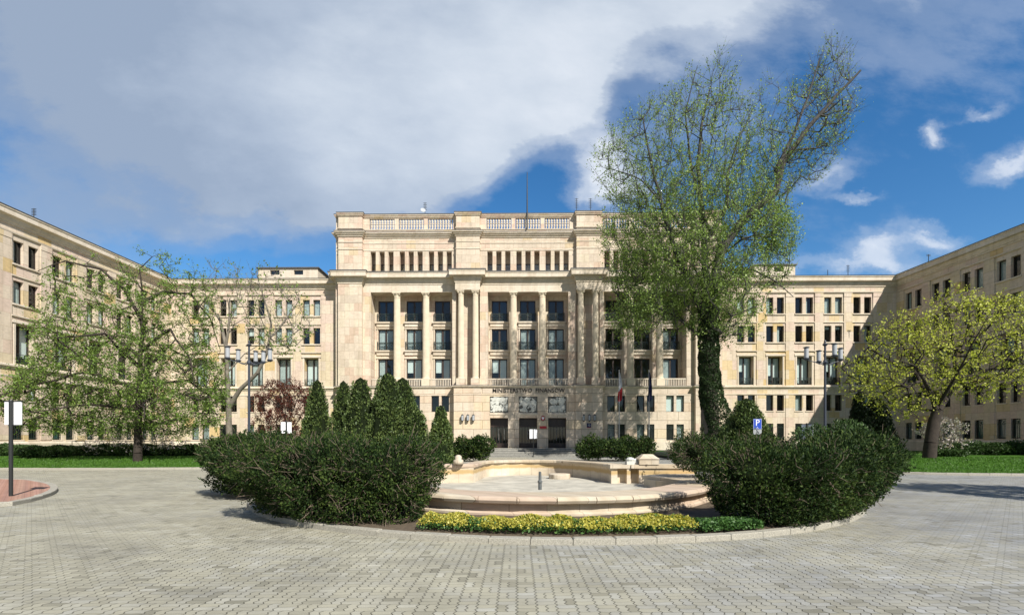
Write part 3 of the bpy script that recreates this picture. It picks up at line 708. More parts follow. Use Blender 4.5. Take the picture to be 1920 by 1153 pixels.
# corner piers, full height to the cornice, with a stepped-back outer edge
for s in (-1, 1):
    mb = MB(); a, b = sorted((s*20.3, s*23.22)); mb.box(a, b, YO, 2.0, 0, 22.3); mb.box(a, b, YO+.12, 2.0, 22.3, 29.2)
    a, b = sorted((s*23.22, s*23.68)); mb.box(a, b, YO+.5, 12, 0, 22.2); mb.box(a-.0, b, YO+.6, 12, 22.2, 29.2)
    mb.build('corner_pier', M['stone'], mbk)
# ground storey of the centre
doors = (-3.53, 0.0, 3.53); mb = MB()
for s in (-1, 1):
    a, b = sorted((s*5.72, s*9.0)); mb.box(a, b, -1.0, 1.0, 0, 8.3)
hc = []
for c in doors: hc += [(c-1.1, c+1.1, .93, 4.6, .85), (c-1.13, c+1.13, 5.22, 7.2, .16)]
wall(mb, -5.72, 5.72, 0, 8.3, -.75, hc)
mb.build('entrance_wall', M['stone_big'], mbk)
for c in doors:
    mb = MB(); y = .1
    mb.box(c-1.1, c+1.1, y, y+.08, .93, 4.6); mb.build('door', M['door'], mbk)
    d_ = bpy.context.scene.collection.objects[-1] if False else None
for dob, c in zip([o for o in mbk.children if o.name.startswith('door')], doors):
    mb = MB()
    for k in (-1, 0, 1): mb.box(c+k*.73-.03, c+k*.73+.03, .07, .1, .96, 4.57)
    mb.box(c-1.07, c+1.07, .075, .1, 3.55, 3.68); mb.box(c-1.07, c+1.07, .075, .1, 1.0, 1.5); mb.build('door_frame', M['frame'], dob)
    mb = MB()
    for k in (-1, 0, 1):
        for q in (0,): mb.quad((c+k*.73-.33, .088, 1.55), (c+k*.73+.33, .088, 1.55), (c+k*.73+.33, .088, 3.5), (c+k*.73-.33, .088, 3.5)) if k else None
    mb.quad((c-.33, .088, 1.55), (c+.33, .088, 1.55), (c+.33, .088, 3.5), (c-.33, .088, 3.5))
    m_ = M.get('dglass')
    if not m_:
        m_ = M['dglass'] = mat('dark_door_glass', (0.012, 0.014, 0.014), 0.04, spec=0.9)
    mb.build('door_glass', m_, dob)
    mb = MB(); mb.tube([(c-.06, -.0, 1.9), (c-.06, -.03, 2.1), (c-.06, -.03, 3.1), (c-.06, 0, 3.3)], .022, 6); mb.tube([(c+.62, 0, 1.9), (c+.62, -.03, 2.1), (c+.62, -.03, 3.1), (c+.62, 0, 3.3)], .018, 6); mb.build('handle', M['metal'], dob)
    # splayed lintel
    mb = MB(); x0, x1 = c-1.12, c+1.12; b = len(mb.v)
    prof = [(-.77, 5.2), (-.83, 5.05), (-.74, 4.85), (-.45, 4.62), (.09, 4.598), (.09, 5.2)]
    mb.v += [(x0, p[0], p[1]) for p in prof]+[(x1, p[0], p[1]) for p in prof]; n = len(prof)
    for i in range(n): mb.f.append((b+i, b+(i+1) % n, b+n+(i+1) % n, b+n+i)); mb.mi.append(0)
    mb.f.append(tuple(range(b+n-1, b-1, -1))); mb.mi.append(0); mb.f.append(tuple(range(b+n, b+2*n))); mb.mi.append(0)
    mb.build('lintel', M['trim'], mbk)
# relief panels: shallow carved abstract shapes
rr = random.Random(5)
for pi, c in enumerate(doors):
    mb = MB(); y0 = -.62; mb.box(c-1.12, c+1.12, y0, y0+.1, 5.24, 7.18); rp_ = mb.build('relief_panel', M['reliefbase'], mbk); mb = MB()
    def slab(poly, d1):
        b = len(mb.v); n = len(poly); cx = sum(p[0] for p in poly)/n; cz = sum(p[1] for p in poly)/n
        mb.v += [(c+p[0], y0+.004, 6.21+p[1]) for p in poly]+[(c+cx+(p[0]-cx)*.86, y0-d1*.7-.03, 6.21+cz+(p[1]-cz)*.86) for p in poly]
        for i in range(n): mb.f.append((b+i, b+(i+1) % n, b+n+(i+1) % n, b+n+i)); mb.mi.append(0)
        mb.f.append(tuple(range(b+n, b+2*n))); mb.mi.append(0)
    if pi == 0:
        for k in range(4): slab([(-1.0+k*.08, .55+.1*k), (.9, .3+.12*k), (.95, .42+.12*k), (-.95+k*.1, .68+.1*k)], .05+.012*k)
        for k in range(5): x_ = -.85+k*.36; slab([(x_, -.75), (x_+.16, -.2), (x_+.34, .1), (x_+.5, -.15), (x_+.42, -.7), (x_+.2, -.86)], .06+.02*(k % 2))
        slab([(-.5, .05), (-.28, .35), (-.05, .32), (0, .05), (-.2, -.1)], .11); slab([(.25, .1), (.4, .3), (.62, .3), (.7, .0), (.45, -.08)], .12)
    elif pi == 1:
        slab([(-1.0, .1), (-.35, .75), (.1, .3), (-.45, -.35)], .05); slab([(.15, .85), (.4, .9), (-.45, -.85), (-.7, -.8)], .10); slab([(-.1, .5), (.1, .62), (.85, -.75), (.6, -.85)], .12)
        for k in range(4): slab([(.45+.13*k, .8-.1*k), (.55+.13*k, .8-.1*k), (1.0, -.3+.25*k-.3), (.93, -.45+.2*k-.3)], .05+.01*k)
        slab([(-1.0, .8), (-.8, .9), (-.5, .75), (-.95, .35)], .07); slab([(-.9, -.85), (-.2, -.9), (-.3, -.6), (-.85, -.45)], .05)
    else:
        for (cx, cz, r1, r2) in ((-.5, .35, .45, .38), (.5, .35, .45, .4), (-.45, -.4, .5, .36), (.5, -.4, .48, .38)):
            slab([(cx+r1*math.cos(t)*(1+.12*math.sin(3*t+cx)), cz+r2*math.sin(t)) for t in np.linspace(0, 6.28, 10)[:-1]], .1)
        for k in range(8): x_ = -1.0+k*.26; slab([(x_, -.95), (x_+.2, -.9), (x_+.16, -.72), (x_+.02, -.76)], .07)
    for _ in range(46):
        x_, z_ = rr.uniform(-.98, .98), rr.uniform(-.86, .86); a_ = rr.uniform(0, 3.14) if pi else rr.uniform(-.3, 1.8); l_ = rr.uniform(.14, .34); w_ = rr.uniform(.05, .11)
        slab([(max(-1.08, min(1.08, x_+px*math.cos(a_)-pz*math.sin(a_))), max(-.95, min(.95, z_+px*math.sin(a_)+pz*math.cos(a_)))) for px, pz in ((-l_, -w_), (0, -w_*1.5), (l_, -w_*.6), (l_*.8, w_), (-l_*.7, w_*1.2))], rr.uniform(.02, .09))
    mb.build('carved_figures', M['relief'], rp_)
tm = text_mesh('MINISTERSTWO  FINANSÓW', 0.72, 0.035, 'lettering', M['dark'], 0.004)
o = bpy.data.objects.new('lettering', tm); link(o, mbk); o.rotation_euler = (R(90), 0, 0); o.location = (U(991, 59.85)-AX, -.785, 7.90)
w_ = max(v.co.x for v in tm.vertices)-min(v.co.x for v in tm.vertices); o.scale = (8.72/w_, 1.0, 1)
# storeys of columns: jambs, recess wall, ceiling, floor
mb = MB(); recs = [(-19.39, -9.31), (-4.95, 4.95), (9.31, 19.39)]
for (a, b) in recs:
    ctr = [c for c in ([-x for x in SB]+list(CBY)+list(SB)) if a < c < b]
    hs = []
    for c in ctr: hs += [(c-.985, c+.985, 16.88, 19.54, .22), (c-.985, c+.985, 13.28, 15.94, .22), (c-.985, c+.985, 8.72, 12.17, .22)]
    wall(mb, a, b, 8.5, 20.1, YR, hs)
    mb.quad((a, 0, 8.5), (a, 0, 20.1), (a, YR, 20.1), (a, YR, 8.5)); mb.quad((b, 0, 8.5), (b, YR, 8.5), (b, YR, 20.1), (b, 0, 20.1))
    mb.quad((a, 0, 20.098), (b, 0, 20.098), (b, YR, 20.098), (a, YR, 20.098)); mb.quad((a, -.0, 8.5), (a, YR, 8.5), (b, YR, 8.5), (b, 0, 8.5))
for (a, b) in ((-20.3, -19.39), (-9.31, -8.79), (-5.9, -4.95), (4.95, 5.9), (8.79, 9.31), (19.39, 20.3)):
    mb.quad((a, 0, 8.3), (b, 0, 8.3), (b, 0, 20.1), (a, 0, 20.1))
for s in (-1, 1):
    a, b = sorted((s*5.9, s*8.79)); mb.quad((a, .6, 8.3), (b, .6, 8.3), (b, .6, 20.1), (a, .6, 20.1))
    mb.quad((a, 0, 8.3), (a, .6, 8.3), (a, .6, 20.1), (a, 0, 20.1)); mb.quad((b, 0, 8.3), (b, .6, 8.3), (b, .6, 20.1), (b, 0, 20.1))
mb.build('recessed_wall', M['stone'], mbk)
for (a, b) in recs:
    ctr = [c for c in ([-x for x in SB]+list(CBY)+list(SB)) if a < c < b]
    for c in ctr:
        mb = MB()
        for zt in (16.88, 13.28): mb.box(c-1.28, c+1.28, YR-.30, YR+.003, zt-.2, zt-.02); mb.box(c-1.16, c+1.16, YR-.16, YR+.003, zt-.62, zt-.2)
        for zt in (15.96, 12.2): mb.box(c-1.2, c+1.2, YR-.14, YR+.003, zt+.02, zt+.16)
        for zb, zt in ((13.1, 15.95), (8.55, 12.2)):
            mb.box(c-1.14, c-1.0, YR-.08, YR+.003, zb, zt); mb.box(c+1.0, c+1.14, YR-.08, YR+.003, zb, zt)
        mb.build('window_surround', M['trim'], mbk)
def column(x, y, r, z0, z1, ped):
    mb = MB()
    if ped: mb.box(x-.5, x+.5, y-.5, y+.5, 8.5, z0)
    mb.lathe([(r*1.18, z0), (r*1.2, z0+.06), (r*1.06, z0+.14)], (x, y, 0), 20)
    zs = z0+.14; H_ = z1-.62-zs
    mb.lathe([(r*(1-.13*t*t), zs+H_*t) for t in np.linspace(0, 1, 7)], (x, y, 0), 40, flute=.07)
    mb.lathe([(r*.93, z1-.62), (r*.96, z1-.58), (r*.88, z1-.55), (r*.92, z1-.38), (r*1.16, z1-.2), (r*1.22, z1-.16)], (x, y, 0), 16, flute=.06)
    for k in range(4):
        a = math.pi/4+k*math.pi/2; mb.lathe([(.10, z1-.30), (.13, z1-.2), (.10, z1-.12)], (x+r*1.12*math.cos(a), y+r*1.12*math.sin(a), 0), 8)
    h_ = r*1.2; mb.box(x-h_, x+h_, y-h_, y+h_, z1-.13, z1-.002)
    return mb.build('column', M['colstone'], mbk)
for x in (-16.22, -12.62, -1.79, 1.79, 12.62, 16.22): column(x, .43, .43, 9.45, 20.1, True)
for x in (-8.2, -6.42, 6.42, 8.2):
    column(x, -.42, .38, 9.4, 20.1, False)
for s in (-1, 1):
    for x in (8.2, 6.42): mb = MB(); mb.box(s*x-.52, s*x+.52, -.92, .3, 8.5, 9.4); mb.build('pedestal', M['stone'], mbk)
# architrave and frieze
mb = MB(); mb.box(-20.3, 20.3, 0.0, .86, 20.1, 21.2)
for s in (-1, 1):
    a, b = sorted((s*5.84, s*8.85)); mb.box(a, b, YC, .3, 20.12, 21.21)
mb.build('architrave', M['trim'], mbk)
def plan(y_out, y_bay, y_cen, xe=23.68, xo=23.22, xi=20.3, c1=8.85, c0=5.84, back=12):
    L_ = [(-xe, back), (-xe, y_out+.5), (-xo, y_out+.5), (-xo, y_out), (-xi, y_out), (-xi, y_bay), (-c1, y_bay), (-c1, y_cen), (-c0, y_cen), (-c0, y_bay)]
    return L_+[(-x, y) for x, y in L_[::-1]]
mb = MB()
pm = plan(YO, 0.0, YC)
mb.sweep(pm, [(0, 21.0), (.06, 21.0), (.06, 21.14), (.14, 21.2), (.16, 21.42), (.22, 21.46), (.24, 21.72), (.66, 21.74), (.66, 22.16), (.71, 22.24), (.71, 22.36), (.0, 22.52)])
mb.build('main_cornice', M['trim'], mbk)
mb = MB(); mb.sweep(pm, [(.3, 22.45), (.70, 22.365), (.77, 22.365), (.77, 22.46), (.3, 22.54)]); mb.build('cornice_flashing', M['roof'], mbk)

# attic storey
hs = []
for c in [-x for x in SB]+list(CBY)+list(SB):
    for q in (-1.1, 0, 1.1): hs.append((c+q-.325, c+q+.325, 22.7, 25.12, .55))
mb = MB(); wall(mb, -20.3, 20.3, 22.4, 27.0, .06, hs)
for s in (-1, 1):
    a, b = sorted((s*5.9, s*8.79)); mb.box(a, b, -.5, .8, 22.45, 29.2)
mb.build('attic_wall', M['stone'], mbk)
mb = MB()
for (a, b) in recs: mb.quad((a-.4, 1.25, 22.3), (b+.4, 1.25, 22.3), (b+.4, 1.25, 26.5), (a-.4, 1.25, 26.5)); mb.quad((a-.4, .1, 25.3), (b+.4, .1, 25.3), (b+.4, 1.25, 25.3), (a-.4, 1.25, 25.3)); mb.quad((a-.4, .1, 22.6), (b+.4, .1, 22.6), (b+.4, 1.25, 22.6), (a-.4, 1.25, 22.6))
mb.build('loggia_wall', M['stone'], mbk)
for c in [-x for x in SB]+list(CBY)+list(SB):
    for q in (-1.0, .1, 1.2)[:3]: window(mbk, 'loggia', c+q-.1, 22.65, 1.17, style='dark')
pa = plan(YO+.1, .06, -.5, xi=20.3, c1=8.79, c0=5.9, xe=23.66, xo=23.2)
mb = MB(); mb.sweep(pa, [(0, 26.05), (.04, 26.05), (.06, 26.15), (0, 26.17)]); mb.sweep(pa, [(0, 25.2), (.05, 25.2), (.05, 25.3), (0, 25.32)])
mb.sweep(pa, [(0, 26.75), (.1, 26.78), (.12, 26.92), (.26, 27.0), (.3, 27.12), (.42, 27.2), (.42, 27.32), (.1, 27.4), (0, 27.42)])
mb.sweep(pa, [(0, 27.70), (.1, 27.72), (.12, 27.82), (0, 27.88)])
mb.build('attic_moulding', M['trim'], mbk)
mb = MB(); mb.sweep(pa, [(.05, 27.405), (.40, 27.322), (.455, 27.322), (.455, 27.38), (.05, 27.43)]); mb.build('attic_flashing', M['roof'], mbk)
mb = MB(); mb.sweep(pa, [(-.3, 29.28), (.08, 29.28), (.14, 29.42), (.2, 29.5), (.2, 29.62), (-.3, 29.66)]); mb.box(-20.3, 20.3, .03, .5, 27.0, 27.85)
for (a, b) in ((-20.3, -19.55), (-16.45, -15.95), (-12.85, -12.35), (-9.25, -8.79), (-5.9, -5.1), (-2.04, -1.54), (1.54, 2.04), (5.1, 5.9), (8.79, 9.25), (12.35, 12.85), (15.95, 16.45), (19.55, 20.3)):
    mb.box(a, b, .07, .45, 27.85, 29.3)
mb.box(-20.2, 20.2, .05, .47, 29.18, 29.3); mb.build('parapet', M['stone'], mbk)
mb = MB(); mb.sweep(pa, [(-.32, 29.665), (.15, 29.64), (.24, 29.62), (.24, 29.71), (-.32, 29.75)]); mb.box(-23.6, 23.6, .6, 12, 27.2, 27.5); mb.build('roof', M['roof'], mbk)
bm_ = MB()
BP = [(.13, 0), (.13, .08), (.07, .14), (.12, .36), (.145, .5), (.08, .64), (.155, .68), (.155, .80), (.08, .84), (.14, 1.0), (.12, 1.12), (.07, 1.24), (.13, 1.3), (.13, 1.34)]
for k in range(9): bm_.lathe(BP, ((k-4)*.335, .26, 0), 8)
me = bm_.mesh('roof_balustrade', M['trim'])
for c in [-x for x in SB]+list(CBY)+list(SB): inst('roof_balustrade', me, mbk, (c, 0, 27.85))
# first floor ledge and slatted balcony rails
pg = [(-23.68, 12), (-23.68, YO+.5), (-23.22, YO+.5), (-23.22, YO), (-20.3, YO), (-20.3, 0), (-9.0, 0), (-9.0, -1.0), (-5.72, -1.0), (-5.72, -.75)]
pg = pg+[(-x, y) for x, y in pg[::-1]]
mb = MB(); mb.sweep(pg, [(0, 8.22), (.05, 8.24), (.12, 8.36), (.22, 8.4), (.22, 8.5), (-.4, 8.52)]); mb.sweep(pg, [(0, 7.38), (.04, 7.38), (.05, 7.46), (0, 7.48)])
mb.sweep(pg, [(0, 0), (.2, 0), (.2, 1.3), (.12, 1.45), (0, 1.5)][:5]) if False else None
for s in (-1, 1):
    a, b = sorted((s*9.02, s*20.28)); mb.box(a, b, -.16, .004, 0, 1.7)
    a, b = sorted((s*5.7, s*9.03)); mb.box(a, b, -1.12, -.9, 0, .93)
mb.build('string_course', M['trim'], mbk)
mb = MB(); mb.sweep(pg, [(.05, 8.525), (.19, 8.502), (.25, 8.502), (.25, 8.55), (.05, 8.56)]); mb.build('ledge_flashing', M['roof'], mbk)
bb_ = MB(); bb_.box(-1.32, 1.32, .02, .2, .84, .98); bb_.box(-1.32, 1.32, .02, .2, 0.0, .08)
for k in range(13): x = -1.23+k*.205; bb_.box(x-.045, x+.045, .05, .17, .08, .84)
me = bb_.mesh('balcony_rail', M['trim'])
for c in [-x for x in SB]+list(CBY)+list(SB): inst('balcony_rail', me, mbk, (c, 0.02, 8.5))
# interior
mb = MB(); mb.box(-23.3, 23.3, YR+1.3, 12, 0, 27.1); mb.quad((-20.2, 1.6, 0), (20.2, 1.6, 0), (20.2, 1.6, 8.2), (-20.2, 1.6, 8.2)); mb.build('interior_walls', M['room'], mbk)
i = 0
hs1 = ['dark', 'dark', 'dark', 'dark', 'dark', 'dark', 'dark', 'dark', 'dark']; hs2 = ['twoc', 'twoc', 'low', 'dark', 'low', 'twoc', 'dark', 'dark', 'low']; hs3 = ['low', 'two', 'two', 'two', 'twoc', 'twoc', 'dark', 'dark', 'low']
for i, c in enumerate(sorted([-x for x in SB]+list(CBY)+list(SB))):
    window(mbk, 'hall', c, 16.88, YR, 'rail_hall', hs1[i]); window(mbk, 'hall', c, 13.28, YR, 'rail_hall', hs2[i]); window(mbk, 'hallt', c, 8.72, YR, None, hs3[i])
for s in (-1, 1):
    for c in SB:
        for q in (-.62, .62):
            window(mbk, 'gpair', s*c+q, 5.37, 0, style=('blind' if (s > 0 and c == 18.0) else 'dark')); window(mbk, 'cellar', s*c+q, 1.9, 0, style=RW.choice(['shutter', 'dark', 'curtain']), grille='grille')
# steps
mb = MB()
mb.box(-5.0, 5.0, -3.0, -.2, 0, .93)
for k in range(5):
    w = 5.0+.32*(k+1); mb.box(-w, w, -3.0-.62*(k+1), -.25, -.02, .93-.18*(k+1)-.004*k)
es_ = mb.build('entrance_steps', M['stair'], mbk)
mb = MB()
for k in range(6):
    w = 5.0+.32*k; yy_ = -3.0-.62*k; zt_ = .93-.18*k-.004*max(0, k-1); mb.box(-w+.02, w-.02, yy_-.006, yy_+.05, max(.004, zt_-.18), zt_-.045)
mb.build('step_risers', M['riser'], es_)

# ================================================================== FOUNTAIN
fo = empty('fountain', (0, 0, 0), 0, 'dry sandstone fountain basin with curved front rim and scalloped back wall', 'fountain')
FZ = 0.22
# curved front wall with a broad rounded coping; the rim's outer edge in plan
fr_ = smooth_poly([(6.9, 19.2), (6.6, 17.0), (5.9, 14.9), (4.6, 13.0), (2.9, 11.75), (1.0, 11.3), (-0.9, 11.5), (-2.6, 12.4), (-4.0, 14.0), (-4.8, 16.2), (-5.0, 18.9)][::-1], 6)
HR = 0.60
def resm(p, s): return resample(p, s, False)
wallp = offset_path(fr_, -0.14, False)
mb = MB(); mb.sweep(wallp, [(0.10, 0.0), (0.10, 0.20), (0.05, 0.235), (0.0, 0.24), (0.0, HR-.12), (-.35, HR-.12), (-.35, 0)]); mb.build('front_wall', M['fount'], fo)
mb = MB(); stones = resm(fr_, 0.92)
for k in range(len(stones)-1):
    a, b = Vector(stones[k]), Vector(stones[k+1]); t = (b-a).normalized()
    mb.sweep([tuple(a+t*.004), tuple((a+b)/2), tuple(b-t*.004)], [(.0, HR-.17), (.05, HR-.15), (.085, HR-.085), (.06, HR-.03), (0, HR), (-1.05, HR+.004), (-1.05, HR-.17)])
mb.build('front_coping', M['fount'], fo)
# basin floor
inner = offset_path(fr_, -1.0, False)
back = [(3.46, 19.7), (3.46, 19.75), (2.9, 21.7), (1.9, 23.1), (.7, 23.8), (-.6, 23.8), (-1.5, 22.7), (-1.62, 20.9), (-2.1, 19.7), (-5.0, 19.4)]
mb = MB(); mb.quad(*[(x, y, FZ) for x, y in list(inner)+[(6.5, 19.7)]+back]); mb.build('basin_floor', None or mat('basin_floor_stone', (0.45, 0.42, 0.35), 0.85, var=0.35, vscale=1.6, bump=0.2), fo)
# stain patches & drum
mb = MB(); dr_ = GP(1049, 897, FZ); mb.lathe([(.46, 0), (.47, .05), (.47, .19), (.44, .22)], (dr_[0], dr_[1], FZ), 24); mb.build('low_drum', M['fount'], fo)
# back wall: flanks and apse
HB = 0.95
apse = smooth_poly([(-1.75, 19.75), (-1.62, 21.0), (-1.45, 22.6), (-.7, 23.6), (.6, 23.95), (1.9, 23.5), (2.9, 22.0), (3.35, 20.8), (3.62, 19.75)], 7)
wallpts = [(-5.2, 19.3), (-1.78, 19.55)]+apse+[(3.66, 19.62)]
mb = MB(); mb.sweep(wallpts[::1], [(0, 0), (0, HB-.14), (-.32, HB-.14), (-.32, 0)]); mb.build('back_wall', M['fwall'], fo)
mb = MB(); st_ = resm(wallpts, 0.85)
for k in range(len(st_)-1):
    a, b = Vector(st_[k]), Vector(st_[k+1]); t = (b-a).normalized()
    mb.sweep([tuple(a+t*.004), tuple(b-t*.004)], [(.06, HB-.135), (.08, HB-.12), (.08, HB-.03), (.05, HB), (-.42, HB+.003), (-.42, HB-.135)])
mb.build('back_coping', M['fount'], fo)
# right flank with two bracketed piers and dark gaps
mb = MB(); y0 = 19.2
mb.box(3.62, 3.86, y0, y0+.6, FZ-.05, HB-.14); mb.box(4.22, 4.36, y0-.02, y0+.6, FZ-.05, HB-.14); mb.box(4.68, 6.9, y0-.05, y0+.55, FZ-.05, HB-.14); mb.box(3.86, 4.68, y0+.3, y0+.62, FZ-.05, HB-.14)
mb.build('right_pier', M['fwall'], fo)
mb = MB(); mb.box(3.56, 3.93, y0-.1, y0+.7, HB-.138, HB+.0); mb.box(3.94, 4.36, y0-.06, y0+.68, HB-.138, HB+.002); mb.box(4.37, 6.95, y0-.12, y0+.72, HB-.138, HB+.004); mb.build('right_coping', M['fount'], fo)
# raised end of the front rim (inner cheek wall on the right)
mb = MB(); mb.sweep(smooth_poly([(4.65, 17.9), (5.0, 16.9), (5.35, 16.0), (5.2, 15.0)][::-1], 4), [(0, FZ-.05), (0, HR-.1), (-.12, HR-.1), (-.12, FZ-.05)]); mb.build('cheek_wall', M['fount'], fo)
mb = MB(); mb.prism([(4.55, 18.1), (4.95, 16.9), (5.25, 15.9), (5.1, 14.9), (6.2, 15.5), (6.6, 17.2), (6.8, 19.1), (5.6, 19.05)], HR-.1, HR+.012); mb.build('broad_coping', M['fount'], fo)
# carved caps on the flank walls
def cap(x, y, w, d, h, nm):
    o = empty(nm, (x, y, HB+.003), 0); mb = MB(); mb.box(-w/2, w/2, -d/2, d/2, 0, h*.55)
    b = len(mb.v); a_ = [(-w/2-.03, -d/2-.03, h*.55), (w/2+.03, -d/2-.03, h*.55), (w/2+.03, d/2+.03, h*.55), (-w/2-.03, d/2+.03, h*.55)]
    c_ = [(-w*.24, -d*.24, h), (w*.24, -d*.24, h), (w*.24, d*.24, h), (-w*.24, d*.24, h)]; mb.v += a_+c_
    for f in ((3, 2, 1, 0), (4, 5, 6, 7), (0, 1, 5, 4), (1, 2, 6, 5), (2, 3, 7, 6), (3, 0, 4, 7)): mb.f.append(tuple(b+i for i in f)); mb.mi.append(0)
    mb.build('capstone', M['fount'], o); return o
c1_ = cap(5.05, 19.35, .75, .6, .40, 'stone_block'); tag(c1_, 'pale stone block with a sloped top standing on the right end of the fountain wall', 'stone block')
mb = MB(); mb.box(-.22, .2, -.18, .18, 0, .13); mb.lathe([(.14, .13), (.17, .19), (.13, .25), (.05, .28)], (-.05, 0, 0), 9); mb.lathe([(.10, .13), (.11, .17), (.06, .22)], (.13, .05, 0), 7)
o = mb.build('stone_finial', M['relief'], None, (4.45, 19.4, HB+.003), False); tag(o, 'lumpy grey weathered stone ornament beside the sloped stone block on the fountain wall', 'ornament')
mb = MB(); mb.lathe([(.2, 0), (.2, .16), (.12, .2), (.14, .28), (.1, .34), (.04, .37)], (0, 0, 0), 12)
o = mb.build('stone_finial', M['fount'], None, (-2.35, 19.4, HB+.003), True); tag(o, 'small rounded stone ornament on the left end of the fountain wall by the hedge', 'ornament')
px_, py_, _ = GP(1013, 919, HR)
mb = MB(); mb.lathe([(.048, 0), (.046, .18), (.062, .19), (.062, .23), (.040, .25), (.036, .45), (.034, .47), (0.01, .475)], (px_, py_+.15, HR+.004), 14)
o = mb.build('fountain_post', M['post'], None); tag(o, 'short dark grey metal post standing on the front rim of the fountain', 'post')
o = MB(); o.tube([(1.9+.9, 23.0-.9, .72), (1.9+1.05, 23.0-1.25, .72)], .03, 6)

# ================================================================== PLANTS
def pt_in_poly(px, py, poly):
    n = len(poly); ins = np.zeros(len(px), bool); dist = np.full(len(px), 1e9)
    for i in range(n):
        x1, y1 = poly[i]; x2, y2 = poly[(i+1) % n]
        c = ((y1 > py) != (y2 > py)) & (px < (x2-x1)*(py-y1)/((y2-y1) if y2 != y1 else 1e-9)+x1); ins ^= c
        dx, dy_ = x2-x1, y2-y1; t = np.clip(((px-x1)*dx+(py-y1)*dy_)/(dx*dx+dy_*dy_), 0, 1)
        dist = np.minimum(dist, np.hypot(px-x1-t*dx, py-y1-t*dy_))
    return ins, dist
def crown_points(poly, Y, depth, n, bias=None):
    """points inside a crown of the given outline, spread through a real depth"""
    P_ = np.array(poly, float); out = []
    while len(out) < n:
        px = rng.uniform(P_[:, 0].min(), P_[:, 0].max(), 4*n); py = rng.uniform(P_[:, 1].min(), P_[:, 1].max(), 4*n)
        ins, dist = pt_in_poly(px, py, poly)
        if bias is not None: ins &= rng.uniform(size=len(px)) < bias(px, py)
        half = np.minimum(depth, 0.6+dist*Y/FP*1.1)
        dy_ = rng.uniform(-1, 1, len(px))*half
        for i in np.nonzero(ins)[0]:
            x, y, z = P3(px[i], py[i], Y); out.append((x*(1+0*dy_[i]/Y), y+dy_[i], z))
            if len(out) >= n: break
    return np.array(out)
def grow(skel, targets, rtip=0.012, up=0.5, sag=0.0, rexp=0.42, step=0.9):
    """skel: list of (points, r0, r1). Each target joins the nearest limb; radii follow the load they carry. -> segments, tips"""
    pos = []; par = []; rmin = []
    for pts, r0, r1 in skel:
        pts = [Vector(p) for p in pts]; dens_ = []
        for a, b in zip(pts, pts[1:]):
            k = max(1, int((b-a).length/step)); dens_ += [a.lerp(b, i/k) for i in range(k)]
        dens_.append(pts[-1]); start = len(pos)
        for i, p in enumerate(dens_):
            t = i/max(1, len(dens_)-1)
            if i == 0:
                if pos:
                    j = int(np.argmin([(Vector(q)-p).length for q in pos])); pos.append(tuple(p)); par.append(j)
                else: pos.append(tuple(p)); par.append(-1)
            else: pos.append(tuple(p+Vector(rng.normal(size=3))*0.03)); par.append(len(pos)-2)
            rmin.append(r0+(r1-r0)*t)
    n0 = len(pos); cap_ = n0+len(targets)*8+10
    A = np.zeros((cap_, 3)); A[:n0] = pos; PA = np.full(cap_, -1, int); PA[:n0] = par; n = n0
    d0 = np.min(np.linalg.norm(targets[:, None]-A[None, :n0], axis=2), axis=1) if len(targets)*n0 < 4e7 else np.array([np.min(np.linalg.norm(A[:n0]-t, axis=1)) for t in targets])
    tips = []
    for t in targets[np.argsort(d0)]:
        v = t-A[:n]; dd = np.linalg.norm(v, axis=1)+1e-6; cost = dd*(1+up*(1-v[:, 2]/dd)); j = int(np.argmin(cost)); L_ = dd[j]; p = A[j].copy()
        k = max(1, min(7, int(L_/step+.6))); cur = j
        mid = Vector((0, 0, 1))*0
        for s_ in range(1, k+1):
            f = s_/k; q = p+(t-p)*f; q[2] += -sag*L_*4*f*(1-f)*-1; q += rng.normal(size=3)*0.06*L_*(f < 1)
            A[n] = q; PA[n] = cur; cur = n; n += 1
        tips.append(cur)
    load = np.zeros(n); load[tips] += 1
    for i in range(n-1, n0-1, -1): load[PA[i]] += load[i] if PA[i] >= 0 else 0
    rad = rtip*np.maximum(load, 1)**rexp; rad[:n0] = np.maximum(np.array(rmin), np.minimum(rad[:n0], np.array(rmin)*1.2))
    c = np.array([i for i in range(n) if PA[i] >= 0]); pa = PA[c]
    rb = rad[c]; ra = np.minimum(rad[pa], rb*1.7)
    sk = c < n0; ra[sk] = rad[pa[sk]]; 
    return (A[pa], A[c], ra, rb), A[:n], np.array(tips), PA[:n]
